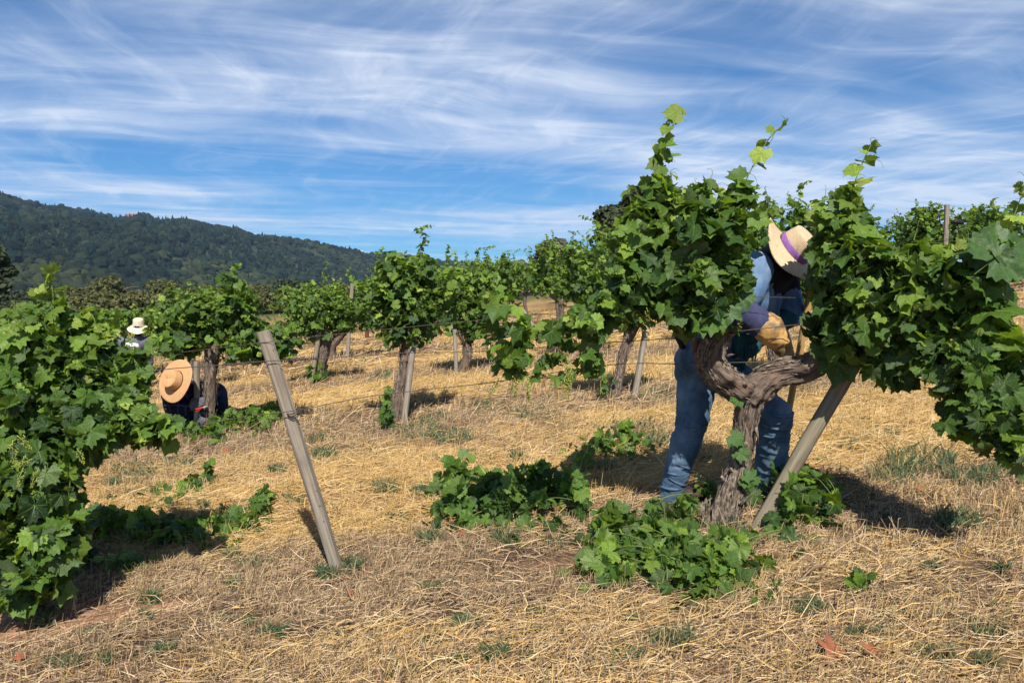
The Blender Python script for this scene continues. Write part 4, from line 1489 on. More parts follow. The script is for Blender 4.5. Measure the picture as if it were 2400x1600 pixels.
row_vine(1.0, 15.8, "fourth row grapevine with a grey trunk below the wispy tree", 322, n=520, parts=120, size=.068, H=1.95, W=.75)
row_vine(-0.35, 16.4, "fourth row grapevine right of the dark curved trunk", 323, n=420, parts=80, size=.068)
row_vine(2.3, 16.4, "fourth row grapevine below the big dark oak", 324, n=460, parts=80, size=.07, H=2.0)
far_group = "distant grapevines beyond the fourth row"
k = 0
ORD = ["first", "second", "third", "fourth", "fifth", "sixth", "seventh", "eighth", "ninth", "tenth", "eleventh", "twelfth"]
for rown, (y, xs) in zip(("fourth", "fifth", "sixth", "seventh", "eighth"), ((16.0, (-6.0, 4.6, 6.8, 9.2, 11.2, 13.5)), (19.6, (-5.0, -2.9, -.9, 1.2, 3.4, 5.6, 7.8, 10.0, 12.2)), (23.4, (-6.6, -4.2, -2.0, .3, 2.6, 4.9)), (27.2, (-5, -2.3, .2, 2.6, 5, 7.4)), (31.5, (-4.5, -2.2, .2, 2.5, 4.8, 7.1, 9.4)))):
    for q, x in enumerate(sorted(xs)):
        row_vine(x + rng.normal(0, .2), y + rng.normal(0, .15), "far grapevine of the %s row from the front, %s from the left of its kind" % (rown, ORD[q]), 400 + k, n=330, parts=0, size=.085, W=.85, group=far_group, mass=LOW, mat_=M_LEAFD, H=1.5 if x < -3 else 1.72)
        k += 1

# ------------------------------------------------------------------ posts, stakes and wires of the front row
def leaning_post():
    root = stake("trellis_post", (797, 1352), (615, 776), .060, 3.80, 3.72, "weathered grey square post leaning left across the wires", M_POST, 16, True, cat="post", group=None)
    loc = np.array(root.location)
    mb = MB()
    c = P(691, 968, 3.745)
    ax = P(615, 776, 3.72) - P(797, 1352, 3.80); ax /= np.linalg.norm(ax)
    s = np.cross(ax, [0, 1, 0]); s /= np.linalg.norm(s); t = np.cross(ax, s)
    for q in range(3):
        a = np.linspace(0, 2 * np.pi, 18)
        pts = np.array([c + ax * (0.010 * q - .01 + .004 * math.sin(3 * b)) + (s * math.cos(b) + t * math.sin(b)) * .040 for b in a]) - loc
        mb.add(*tube(pts, .0024, 5))
    e = c + s * -.042
    for q in range(4):
        mb.add(*tube(np.array([e + [0, 0, -.004 * q], e + [.012, -.012, .008 - .006 * q], e + [.026, -.004, -.003 * q]]) - loc, .003, 5))
    mb.obj("wire_wrap", M_WIRE, root)
    mb = MB()
    for (px, py) in ((636, 800), (742, 1150), (752, 1185)):
        p = P(px, py, 3.66) - loc
        v, f = uvsphere(p, .003, 6, 4)
        mb.add(v, f)
    mb.obj("nail", M_WIRE, root)


leaning_post()
stake("leaning_stake", (1768, 1250), (2025, 815), .078, 3.83, 3.86, "thick round grey stake leaning right against the old vine's crown", M_STAKE, 16, group=None)


def wire(rows, label, rad=.0022, curl=None):
    pts = np.array([P(*q) for q in rows])
    root = thing("trellis_wire", pts[0], label, "wire", "trellis wires of the front row")
    mb = MB()
    q = spline(pts, 60) - pts[0]
    mb.add(*tube(q, rad, 5))
    mb.obj("strand", M_WIRE, root)
    if curl:
        mb = MB()
        for cx in curl:
            i = int(cx * 59)
            for w in range(3):
                th = np.linspace(0, 6.28 * 4, 34)
                dirn = q[min(i + 4, 59)] - q[i]
                L = np.linalg.norm(dirn); dirn /= L
                up = np.array([0, 0, 1.0]); sd = np.cross(dirn, up)
                c = q[i][None] + dirn[None] * (th / 25.1 * .16)[:, None] + (up[None] * np.cos(th + w * 2)[:, None] + sd[None] * np.sin(th + w * 2)[:, None]) * (.004 + .006 * np.sin(th / 8 + w)[:, None] ** 2)
                mb.add(*tube(c, .0019, 4))
        mb.obj("splice", M_WIRE, root)


wire([(250, 888, 3.62), (380, 866, 3.66), (510, 856, 3.68), (625, 846, 3.68), (737, 841, 3.74), (944, 827, 3.8), (1131, 823, 3.86), (1437, 802, 3.95), (1600, 790, 3.94), (1776, 771, 3.93), (1900, 757, 3.9), (2400, 700, 3.8)],
     "long rusty wire over the leaning post's upper third, twisted splice beside it", curl=[.12, .19, .5])
wire([(300, 1040, 3.60), (536, 983, 3.68), (690, 962, 3.69), (844, 932, 3.76), (975, 915, 3.8), (1150, 896, 3.86), (1429, 855, 3.96), (1600, 852, 3.92), (1790, 848, 3.90), (1850, 850, 3.9)],
     "lower wire tied round the leaning post at mid height")
wire([(420, 826, 3.7), (638, 800, 3.69), (768, 785, 3.74), (921, 770, 3.8), (1112, 751, 3.86), (1450, 720, 3.95), (1712, 697, 3.92), (1834, 697, 3.92), (2080, 702, 3.84), (2363, 690, 3.7)],
     "thin top wire crossing behind the post's head and the worker's sleeve", rad=.0015)
for k, (y0, y1) in enumerate(((566, 520), (590, 552), (604, 570))):
    wire([(2060, y0 + 25, 13.0), (2215, y0 - 5, 12.95), (2400, y1, 12.6)], ["top", "middle", "lowest"][k] + " of the three wires on the tall grey post under the sky", rad=.0035)
root = thing("wire_clip", P(2244, 521, 12.9), "small black clip on the top wire right of the tall grey post", "clip")
mb = MB()
mb.add(*tube([[-.10, 0, 0], [-.02, 0, .01], [.10, 0, -.01]], [.03, .045, .03], 8))
mb.add(*tube([[.0, 0, 0.0], [.02, 0, -.10]], [.012, .01], 6))
mb.obj("body", M_BLACK, root)

# golden round tool handle standing behind the worker
root = stake("tool_handle", (1820, 1140), (1907, 630), .042, 4.62, 4.30, "smooth golden wooden tool handle standing behind the worker's knee", M_HANDLE, 14, group=None, cat="handle")


# ------------------------------------------------------------------ people
def cloth_mat(name, c1, c2, scale=14, weave=900, rough=0.9, stretch=(1, 1, 0.35), c3=None):
    return noise_mat(name, c1, c2, scale, rough=rough, spec=0.12, stretch=stretch, detail=6, bump=0.35, dist=0.012, c3=c3, scale3=5)


M_SKIN = noise_mat("skin", (0.23, 0.115, 0.07), (0.31, 0.165, 0.105), 20, rough=0.55, bump=0.1)
M_DENIM = cloth_mat("faded_denim", (0.050, 0.105, 0.215), (0.115, 0.200, 0.345), 14, c3=(0.165, 0.255, 0.40))
M_JEANS = cloth_mat("blue_jeans", (0.042, 0.082, 0.142), (0.100, 0.165, 0.245), 16, c3=(0.15, 0.22, 0.30))
M_NAVY = cloth_mat("navy_fleece", (0.035, 0.038, 0.085), (0.062, 0.066, 0.135), 26)
M_SHADEDSHIRT = cloth_mat("shaded_navy_shirt", (0.008, 0.009, 0.018), (0.018, 0.020, 0.040), 20)  # navy undershirt taken near black: the hat's shade is put into its colour
M_TEAL = cloth_mat("dark_teal_cloth", (0.012, 0.05, 0.06), (0.03, 0.10, 0.115), 20)
M_GLOVE = noise_mat("tan_leather", (0.42, 0.23, 0.07), (0.62, 0.38, 0.14), 16, rough=0.6, spec=0.3, bump=0.6, dist=0.012, c3=(0.12, 0.085, 0.045), scale3=13)
M_GREYGLOVE = noise_mat("grey_knit_glove", (0.075, 0.075, 0.085), (0.135, 0.135, 0.15), 60, bump=0.3)
M_BOOT = noise_mat("dark_boot_leather", (0.02, 0.013, 0.010), (0.055, 0.035, 0.026), 30, rough=0.6)
M_HAIR = noise_mat("black_hair", (0.006, 0.005, 0.005), (0.02, 0.016, 0.014), 60, rough=0.5, bump=0.3)
M_TAN_HAT = noise_mat("tan_felt", (0.47, 0.26, 0.115), (0.56, 0.33, 0.16), 30, rough=0.95, bump=0.15)
M_CREAM_HAT = noise_mat("cream_straw", (0.60, 0.52, 0.36), (0.74, 0.66, 0.48), 60, rough=0.8, bump=0.3)
M_PURPLE = noise_mat("purple_ribbon", (0.20, 0.09, 0.30), (0.31, 0.15, 0.42), 40, rough=0.55, bump=0.15)
M_GREYSHIRT = cloth_mat("grey_blue_shirt", (0.10, 0.105, 0.145), (0.16, 0.165, 0.215), 12)
M_WHITE = cloth_mat("white_cloth", (0.68, 0.69, 0.72), (0.80, 0.80, 0.82), 12)
M_RED = noise_mat("red_grip", (0.42, 0.03, 0.03), (0.52, 0.06, 0.05), 30, rough=0.5, bump=0)
M_PINK = noise_mat("worn_brown_grip", (0.13, 0.05, 0.045), (0.22, 0.09, 0.08), 30, rough=0.6, bump=0)
M_STEEL = noise_mat("dull_steel", (0.25, 0.25, 0.26), (0.4, 0.4, 0.42), 40, rough=0.4, bump=0)
M_BROWN = noise_mat("brown_leather", (0.07, 0.030, 0.022), (0.14, 0.065, 0.05), 30, rough=0.6)
M_EYE = noise_mat("eye", (0.60, 0.58, 0.55), (0.66, 0.64, 0.60), 10, rough=0.2, bump=0)


def straw_hat_mat():
    """woven braid: rings round the crown and brim"""
    m, n, l, b = new_mat("straw_braid", 0.8, 0.2)
    a = N(n, "ShaderNodeAttribute", attribute_name="lp").outputs["Vector"]
    sx = n.new("ShaderNodeSeparateXYZ"); l.new(a, sx.inputs[0])
    w = math_node(n, l, "SINE", math_node(n, l, "MULTIPLY", sx.outputs[2], 900.0))
    nz = N(n, "ShaderNodeTexNoise"); nz.inputs["Scale"].default_value = 90; l.new(a, nz.inputs["Vector"])
    f = math_node(n, l, "ADD", math_node(n, l, "MULTIPLY", w, 0.3), math_node(n, l, "ADD", nz.outputs["Fac"], -0.0))
    cr = n.new("ShaderNodeValToRGB")
    cr.color_ramp.elements[0].position, cr.color_ramp.elements[0].color = 0.1, (0.42, 0.30, 0.17, 1)
    cr.color_ramp.elements[1].position, cr.color_ramp.elements[1].color = 0.75, (0.66, 0.52, 0.34, 1)
    l.new(f, cr.inputs[0]); l.new(cr.outputs[0], b.inputs["Base Color"])
    bp = n.new("ShaderNodeBump"); bp.inputs["Strength"].default_value = 0.5; bp.inputs["Distance"].default_value = 0.003
    l.new(f, bp.inputs["Height"]); l.new(bp.outputs[0], b.inputs["Normal"])
    return m


def plaid_mat():
    m, n, l, b = new_mat("navy_plaid", 0.9, 0.1)
    tc = n.new("ShaderNodeTexCoord").outputs["Object"]
    sx = n.new("ShaderNodeSeparateXYZ"); l.new(tc, sx.inputs[0])
    lines = None
    for ax, fr in ((0, 62.0), (2, 58.0)):
        w = math_node(n, l, "SINE", math_node(n, l, "MULTIPLY", sx.outputs[ax], fr))
        k = math_node(n, l, "GREATER_THAN", w, 0.90)
        lines = k if lines is None else math_node(n, l, "MAXIMUM", lines, k)
    mx = N(n, "ShaderNodeMix", data_type="RGBA")
    l.new(lines, mx.inputs["Factor"])
    mx.inputs[6].default_value = (0.012, 0.011, 0.026, 1); mx.inputs[7].default_value = (0.055, 0.048, 0.095, 1)
    l.new(mx.outputs[2], b.inputs["Base Color"])
    return m


M_STRAWHAT = straw_hat_mat()
M_PLAID = plaid_mat()


def nv(v):
    v = np.asarray(v, float)
    return v / (np.linalg.norm(v) + 1e-9)


def caps_raw(caps):
    """tapered limbs -> raw overlapping closed shells (later fused into one skin)"""
    mb = MB()
    for p, q, r1, r2 in caps:
        p, q = np.asarray(p, float), np.asarray(q, float)
        mb.add(*uvsphere(p, r1, 12, 8)[:2])
        mb.add(*uvsphere(q, r2, 12, 8)[:2])
        if np.linalg.norm(q - p) > 1e-4:
            V, Fs, _ = tube(np.array([p, p + (q - p) * .33, p + (q - p) * .66, q]), np.array([r1, r1 + (r2 - r1) * .33, r1 + (r2 - r1) * .66, r2]), 12)
            mb.add(V, Fs)
    return mb


def fuse(name, caps, voxel, smooth, material, root, wrinkle=0.0, wr_scale=14, extra=None, seed=0, cut=None, aniso=(1, 1, 1)):
    """fuse overlapping shells into ONE continuous skin, relax it, then crease it"""
    mb = caps if isinstance(caps, MB) else caps_raw(caps)
    if extra:
        for V, Fs in extra:
            mb.add(V, Fs)
    me = mb.mesh(name + "_raw", material, attrs=False)
    tmp = bpy.data.objects.new("tmp_fuse", me)
    COL.objects.link(tmp)
    m = tmp.modifiers.new("r", "REMESH"); m.mode = "VOXEL"; m.voxel_size = voxel
    if smooth:
        s = tmp.modifiers.new("s", "SMOOTH"); s.iterations = smooth; s.factor = 0.5
    dg = bpy.context.evaluated_depsgraph_get()
    me2 = bpy.data.meshes.new_from_object(tmp.evaluated_get(dg))
    bpy.data.objects.remove(tmp); bpy.data.meshes.remove(me)
    n = len(me2.vertices)
    co = np.empty(n * 3, np.float32); me2.vertices.foreach_get("co", co); co = co.reshape(-1, 3)
    if wrinkle:
        no = np.empty(n * 3, np.float32); me2.vertices.foreach_get("normal", no); no = no.reshape(-1, 3)
        q = co * np.array(aniso)
        warp = fbm(q * wr_scale * .5, 2, seed + 3)[:, None] * 1.2
        w1 = 1 - 2 * np.abs(fbm(q * wr_scale + warp, 3, seed) - .5) * 2.2
        w2 = fbm(q * wr_scale * .35, 2, seed + 7) - .5
        co = co + no * (wrinkle * (np.clip(w1, -1, 1) * .8 + w2 * 1.4))[:, None]
    if root is not None:
        co = co - np.array(root.location)
    me2.vertices.foreach_set("co", co.astype(np.float32).ravel())
    if cut is not None:
        bm = bmesh.new(); bm.from_mesh(me2)
        bm.verts.ensure_lookup_table()
        kill = [v for v, k in zip(bm.verts, cut(co + (np.array(root.location) if root is not None else 0))) if k]
        bmesh.ops.delete(bm, geom=kill, context="VERTS")
        bm.to_mesh(me2); bm.free()
    me2.polygons.foreach_set("use_smooth", np.full(len(me2.polygons), True))
    me2.materials.clear(); me2.materials.append(material)
    me2.update()
    return link(name, me2, root)


def axes_from(a, toward):
    """frame whose z is a and whose y leans to 'toward'"""
    z = nv(a); y = nv(np.asarray(toward) - z * np.dot(toward, z)); x = np.cross(y, z)
    return np.stack([x, y, z])


def hat(root, base, axis, face, R_brim, R_crown, h_crown, mat, band_mat=None, wave=0.02, droop=0.02, pinch=0.0, phase=0.0, round_top=0.6, band_h=0.035, name="hat"):
    """hat: brim + crown as one shell, ribbon as a sub-part"""
    A = axes_from(axis, face)
    n = 48
    th = np.linspace(0, 2 * np.pi, n, endpoint=False)
    prof = []
    for k in range(9):                       # under-brim, edge, upper brim
        f = k / 8
        prof.append((R_crown + (R_brim - R_crown) * f, -0.006, f))
    prof.append((R_brim + 0.002, 0.0, 1.0))
    for k in range(9):
        f = 1 - k / 8
        prof.append((R_crown + (R_brim - R_crown) * f, 0.002, f))
    for k in range(1, 9):                    # crown wall and top
        f = k / 8
        prof.append((R_crown * (1 - 0.13 * f ** 2), h_crown * f * .86, 0))
    for k in range(1, 7):
        f = k / 6
        prof.append((R_crown * .87 * math.cos(f * math.pi / 2) + 1e-4, h_crown * (.86 + .14 * round_top * math.sin(f * math.pi / 2)), -f))
    V, lp = [], []
    L = 0
    last = None
    for rr, zz, f in prof:
        x, y = rr * np.cos(th), rr * np.sin(th) * 1.08
        z = np.full(n, zz)
        if f > 0:
            z = z + wave * f ** 1.4 * np.cos(2 * th + phase) + wave * .45 * f * np.cos(3 * th + 1 + phase) - droop * f ** 1.5
        if f < 0 and pinch:
            z = z - pinch * (-f) * (1 - np.abs(np.sin(th)) * .6)
        if last is not None:
            L += math.hypot(rr - last[0], zz - last[1])
        last = (rr, zz)
        V.append(np.stack([x, y, z], -1)); lp.append(np.stack([np.cos(th) * .1, np.sin(th) * .1, np.full(n, L)], -1))
    m = len(prof)
    V = np.concatenate(V); lp = np.concatenate(lp)
    i = np.arange(m - 1)[:, None] * n; j = np.arange(n)[None]; j2 = (j + 1) % n
    Q = np.stack([i + j, i + j2, i + n + j2, i + n + j], -1).reshape(-1, 4)
    b = np.asarray(base) - np.array(root.location)
    mb = MB(); mb.add(V @ A + b, Q, lp)
    ho = mb.obj(name, mat, root)
    if band_mat is not None:
        V = []
        for zz, rr in ((0.004, 1.03), (band_h * .5, 1.035), (band_h, 1.025), (band_h + .003, 0.99)):
            V.append(np.stack([R_crown * rr * np.cos(th), R_crown * rr * np.sin(th) * 1.08, np.full(n, zz)], -1))
        V = np.concatenate(V)
        i = np.arange(3)[:, None] * n
        Q = np.stack([i + j, i + j2, i + n + j2, i + n + j], -1).reshape(-1, 4)
        mb = MB(); mb.add(V @ A + b, Q)
        o = mb.obj("hat_band", band_mat, None)
        o.parent = ho
    return ho


def hand_caps(w, f, nrm, s=1.0, curl=0.9, side_sign=1):
    """palm, four unequal fingers bent twice, thumb off the side of the palm near the wrist"""
    f = nv(f); nrm = nv(np.asarray(nrm) - f * np.dot(nrm, f)); sd = np.cross(f, nrm) * side_sign
    w = np.asarray(w, float)
    c = []
    for o in (-.028, -.009, .010, .028):
        c.append((w + sd * o * .7 * s, w + (f * .085 + sd * o) * s, .017 * s, .014 * s))
    for o, ln in ((-.030, .80), (-.010, .97), (.011, 1.05), (.031, .93)):
        p = w + (f * .090 + sd * o) * s
        a = 0.0
        for seg, q in ((.042, .35), (.028, .6), (.021, .45)):
            a += q * curl
            d = f * math.cos(a) + nrm * math.sin(a)
            e = p + d * seg * ln * s
            c.append((p, e, .0098 * s, .0088 * s))
            p = e
    p = w + (f * .025 + sd * .028) * s
    e = p + nv(sd * .75 + f * .6 + nrm * .35) * .042 * s
    c.append((p, e, .014 * s, .011 * s))
    c.append((e, e + nv(f * .75 + nrm * .55 + sd * .1) * .032 * s, .011 * s, .0092 * s))
    return c


def head_caps(c, up, face, s=1.0):
    """skull, jaw, nose, brow, lips, ears"""
    A = axes_from(up, face)
    x, y, z = A
    c = np.asarray(c, float)
    q = lambda a, b, d: c + (x * a + y * b + z * d) * s
    caps = [(q(0, -.012, .03), q(0, .012, .03), .083 * s, .080 * s), (q(0, .0, -.01), q(0, .03, -.055), .070 * s, .052 * s), (q(-.02, .055, -.085), q(.02, .055, -.085), .028 * s, .028 * s),
            (q(0, .088, .012), q(0, .108, -.020), .010 * s, .014 * s), (q(-.035, .074, .025), q(.035, .074, .025), .016 * s, .016 * s), (q(-.016, .085, -.052), q(.016, .085, -.052), .008 * s, .008 * s),
            (q(-.014, .083, -.062), q(.014, .083, -.062), .008 * s, .008 * s),
            (q(-.080, -.008, .005), q(-.083, -.012, -.022), .016 * s, .012 * s), (q(.080, -.008, .005), q(.083, -.012, -.022), .016 * s, .012 * s)]
    return caps, A


def face_bits(root, c, up, face, s=1.0):
    A = axes_from(up, face)
    x, y, z = A
    for sg in (-1, 1):
        mb = MB()
        p = np.asarray(c) + (x * .030 * sg + y * .080 + z * .008) * s - np.array(root.location)
        mb.add(*uvsphere(p, .0115 * s, 8, 6)[:2])
        e = mb.obj("eye", M_EYE, root)
        mb = MB()
        mb.add(*uvsphere(p + y * .008 * s, .006 * s, 8, 6)[:2])
        k = mb.obj("pupil", M_HAIR, None)
        k.parent = e


def hair_cap(root, c, up, face, s=1.0, back=0.05):
    A = axes_from(up, face)
    x, y, z = A
    c = np.asarray(c, float)
    caps = [(c + (y * -.02 + z * .035) * s, c + (y * -.02 + z * .04) * s, .088 * s, .088 * s), (c + (y * -.04 - z * .01) * s, c + (y * -.055 - z * back) * s, .075 * s, .060 * s)]
    fuse("hair", caps, .010 * s, 3, M_HAIR, root, .004, 40)


def boot(root, ankle, ground_z, fwd, s=1.0):
    fwd = nv([fwd[0], fwd[1], 0])
    a = np.array(ankle, float)
    h = np.array([a[0], a[1], ground_z + .045])
    caps = [(a + [0, 0, .03], h, .052 * s, .046 * s), (h - fwd * .03, h + fwd * .10, .042 * s, .046 * s), (h + fwd * .10 - [0, 0, .004], h + fwd * .17 - [0, 0, .008], .045 * s, .036 * s)]
    b = fuse("boot", caps, .009, 4, M_BOOT, root, .003, 30)
    mb = MB()
    th = np.linspace(0, 2 * np.pi, 24, endpoint=False)
    sd = np.array([-fwd[1], fwd[0], 0])
    V = []
    for zz in (ground_z - .004, ground_z + .020):
        for t in th:
            V.append(h * [1, 1, 0] + fwd * (.065 + .145 * math.cos(t)) + sd * (.050 * math.sin(t) * (1 + .12 * math.cos(t))) + [0, 0, zz])
    n = 24
    Q = np.array([[k, (k + 1) % n, n + (k + 1) % n, n + k] for k in range(n)])
    mb.add(np.array(V) - np.array(root.location), [Q, np.array([list(range(n))[::-1], [n + k for k in range(n)]])])
    so = mb.obj("sole", M_BLACK, None, smooth=False)
    so.parent = b


def worker_denim():
    hip = P(1652, 838, 4.42)
    gz = lambda p: float(g(p[0], p[1]))
    root = thing("person", (hip[0], hip[1], gz(hip)), "person in jeans and faded denim bent over the old vine, straw hat with purple ribbon", "person", "people working in the vineyard")
    # joints
    hb, hf = P(1640, 852, 4.46), P(1676, 856, 4.38)
    kb, ab = P(1622, 990, 4.38), P(1572, 1148, 4.48)
    kf, af = P(1818, 972, 4.22), P(1800, 1138, 4.42)
    waist, chest, neck = P(1690, 770, 4.40), P(1762, 672, 4.33), P(1822, 626, 4.29)
    axis = nv([.60, -.52, .60])
    hb_c = P(1858, 586, 4.20)                       # hat base centre
    face = nv(np.array([.45, -.25, -.85]))
    face = nv(face - axis * np.dot(face, axis))
    head = hb_c - axis * .055
    sn, sf = P(1778, 640, 4.20), P(1836, 652, 4.46)
    en, wn_ = P(1736, 728, 4.08), P(1812, 780, 4.05)
    ef, wf = P(1856, 735, 4.42), P(1765, 800, 4.32)
    hn_dir = nv(P(1862, 850, 4.03) - wn_)
    # one continuous body
    hc, A = head_caps(head, axis, face)
    body = hc + [(head - axis * .05, neck, .055, .058), (neck, chest, .075, .125), (chest, waist, .125, .115), (waist, hip, .115, .125), (hip, hb, .12, .09), (hip, hf, .12, .09),
                 (hb, kb, .085, .055), (kb, ab, .053, .036), (hf, kf, .085, .056), (kf, af, .055, .037),
                 (chest, sn, .09, .062), (chest, sf, .09, .062), (sn, en, .050, .040), (en, wn_, .040, .029), (sf, ef, .050, .040), (ef, wf, .040, .029)]
    body += hand_caps(wn_ + hn_dir * .02, hn_dir, nv(np.array([-.2, .3, -1])), .95)
    fdir = nv(P(1742, 850, 4.25) - wf)
    body += hand_caps(wf + fdir * .02, fdir, nv(np.array([-.6, -.4, -.6])), .95, side_sign=-1)
    for a, gg in ((ab, gz(ab)), (af, gz(af))):
        t = np.array([a[0], a[1], gg + .05])
        body += [(a, t, .036, .035), (t, t + [.12, -.04, -.01], .034, .028)]
    fuse("body", body, .010, 2, M_SKIN, root)
    face_bits(root, head, axis, face)
    hair_cap(root, head, axis, face, 1.0, .08)
    # jeans
    j = [(hip + [.0, 0, .03], hip, .150, .155), (hip, hb - [0.01, 0, 0], .150, .118), (hip, hf, .145, .112), (hip + [-.055, 0, -.01], hb + [-.04, 0, -.05], .115, .10),
         (hb, kb, .118, .086), (kb, kb + (ab - kb) * .5, .086, .078), (kb + (ab - kb) * .5, ab + [0, 0, -.02], .076, .064),
         (hf, kf, .118, .092), (kf, kf + (af - kf) * .5, .092, .086), (kf + (af - kf) * .5, af + [0, 0, -.02], .086, .076),
         (hip, hip + nv(waist - hip) * .10, .15, .140)]
    jo = fuse("jeans", j, .010, 4, M_JEANS, root, .012, 19, seed=3, aniso=(.7, .7, 1.5))
    # seams, back pocket and a belt edge
    mb = MB()
    for a, b_, q in ((kb, ab, (-.02, -.078)), (kf, af, (.03, -.084))):
        pts = [np.asarray(a) + (np.asarray(b_) - a) * f + [q[0] + .01 * math.sin(f * 5), q[1] + .016 * f, 0] for f in np.linspace(.05, .95, 14)]
        mb.add(*tube(np.array(pts) - np.array(root.location), .0028, 5))
    k = mb.obj("seam", M_JEANS, None); k.parent = jo
    for a in (ab, af):
        cuff = [(a + [0, 0, .0], a + [0, 0, -.035], .066 if a is ab else .078, .068 if a is ab else .078)]
        k = fuse("cuff", cuff, .010, 2, M_JEANS, root, .004, 30)
        k.parent = jo
        k.location = (0, 0, 0)
    mb = MB()
    for a, b_, sgn in ((kb, ab, 1), (kf, af, 1)):
        # knee and ankle creases as raised folds
        ax = nv(np.asarray(b_) - a)
        sd = nv(np.cross(ax, [0, 1, 0])); fr = np.cross(sd, ax)
        if fr[1] > 0:
            fr = -fr
        for q, f in enumerate((-.10, -.02, .07, .16, .55, .68, .80, .90)):
            c0_ = np.asarray(a) + (np.asarray(b_) - a) * f
            rr_ = .083 if f < .3 else .074
            if a is kf:
                rr_ += .008
            th_ = np.linspace(-1.1, 1.1, 9) + .35 * ((-1) ** q)
            pts = np.array([c0_ + (sd * math.sin(t) + fr * math.cos(t)) * rr_ + ax * (.018 * t * (-1) ** q) for t in th_])
            mb.add(*tube(pts - np.array(root.location), .008 * np.sin(np.linspace(.12, 3.02, 9)) + .001, 6))
    k = mb.obj("crease", M_JEANS, None); k.parent = jo
    k["kind"] = "stuff"
    # denim jacket: torso, shoulders, upper arms, loose front
    t = [(chest + nv(waist - chest) * .03, waist, .168, .150), (waist, hip + nv(waist - hip) * .07, .150, .152), (chest, sn - [.035, 0, -.01], .13, .112),
         (sn - [.03, 0, 0], sn + (en - sn) * .62, .104, .080), (sf + [0, 0, -.05], ef, .088, .074), (P(1800, 700, 4.3), P(1808, 735, 4.3), .075, .045)]
    fuse("shirt", [(head - axis * .07, neck, .080, .10), (neck, chest, .105, .155), (chest, waist, .15, .135), (chest, sf, .12, .092), (neck, sn, .09, .085), (sf, sf + (ef - sf) * .3, .092, .08)], .012, 4, M_SHADEDSHIRT, root, .005, 18, seed=9)
    fuse("jacket", t, .011, 4, M_DENIM, root, .008, 16, seed=8, aniso=(1.5, 1, .6))
    # collar
    mb = MB()
    up = nv(neck - chest); sx = axes_from(up, face)
    th = np.linspace(0, 2 * np.pi, 22)
    mb.add(*tube(np.array([neck + up * .012 + (sx[0] * math.cos(a) + sx[1] * math.sin(a)) * .092 for a in th]) - np.array(root.location), .020, 8))
    mb.obj("collar", M_SHADEDSHIRT, root)
    # navy sleeves
    fuse("sleeve", [(sn + (en - sn) * .45, en, .068, .074), (en, en + (wn_ - en) * .6, .080, .075), (en + (wn_ - en) * .6, wn_, .075, .062)], .010, 4, M_NAVY, root, .006, 20, seed=4)
    fuse("sleeve", [(ef, ef + (wf - ef) * .5, .064, .062), (ef + (wf - ef) * .5, wf, .062, .055)], .010, 4, M_TEAL, root, .006, 20, seed=5)
    # teal cloth hanging at the waist with short fringe
    fuse("bandana", [(P(1728, 795, 4.25), P(1768, 792, 4.25), .03, .028), (P(1732, 815, 4.24), P(1760, 822, 4.24), .032, .02), (P(1735, 840, 4.24), P(1742, 862, 4.24), .022, .012)], .009, 3, M_TEAL, root, .006, 30)
    mb = MB()
    for q in range(5):
        a = P(1738 + q * 8, 808 + q * 2, 4.20)
        mb.add(*tube(np.array([a, a + [.004, -.004, -.04], a + [.006 * (q % 2), 0, -.075]]) - np.array(root.location), [.005, .005, .002], 5))
    mb.obj("fringe", M_TEAL, root)
    # gloves: flared gauntlet cuff and fingers
    c0 = wn_ + nv(en - wn_) * .045
    d0 = nv(wn_ - en)
    gl = [(c0, c0 + d0 * .03, .078, .076), (c0 + d0 * .03, wn_ + hn_dir * .035, .076, .062), (wn_ + hn_dir * .03, wn_ + hn_dir * .115, .058, .040)]
    gl += hand_caps(wn_ + hn_dir * .085, hn_dir, nv(np.array([-.2, .3, -1])), 1.12, .8)
    fuse("glove", gl, .008, 3, M_GLOVE, root, .013, 15, seed=14)
    gl = [(wf, wf + fdir * .05, .058, .050)] + hand_caps(wf + fdir * .02, fdir, nv(np.array([-.6, -.4, -.6])), 1.15, 1.0, -1)
    fuse("glove", gl, .008, 3, M_TEAL, root, .005, 24, seed=15)
    # tool pouch with red handled pruner at the back of the waist
    fuse("tool_pouch", [(P(1590, 785, 4.36), P(1600, 812, 4.35), .028, .018)], .008, 3, M_BLACK, root, .003, 30)
    h = fuse("holster", [(P(1636, 805, 4.22), P(1642, 868, 4.22), .034, .022)], .008, 3, M_BROWN, root, .004, 30)
    k = fuse("pruner_handle", [(P(1634, 830, 4.17), P(1640, 866, 4.16), .013, .014)], .005, 2, M_PINK, root)
    k.parent = h; k.location = (0, 0, 0)
    for a in (ab, af):
        boot(root, a, gz(a), (1, -.35) if a is ab else (1, -.1))
    hat(root, hb_c, axis, face, .195, .092, .118, M_STRAWHAT, M_PURPLE, wave=.026, droop=.012, phase=2.4, round_top=.8, name="straw_hat")
    return root


worker_denim()


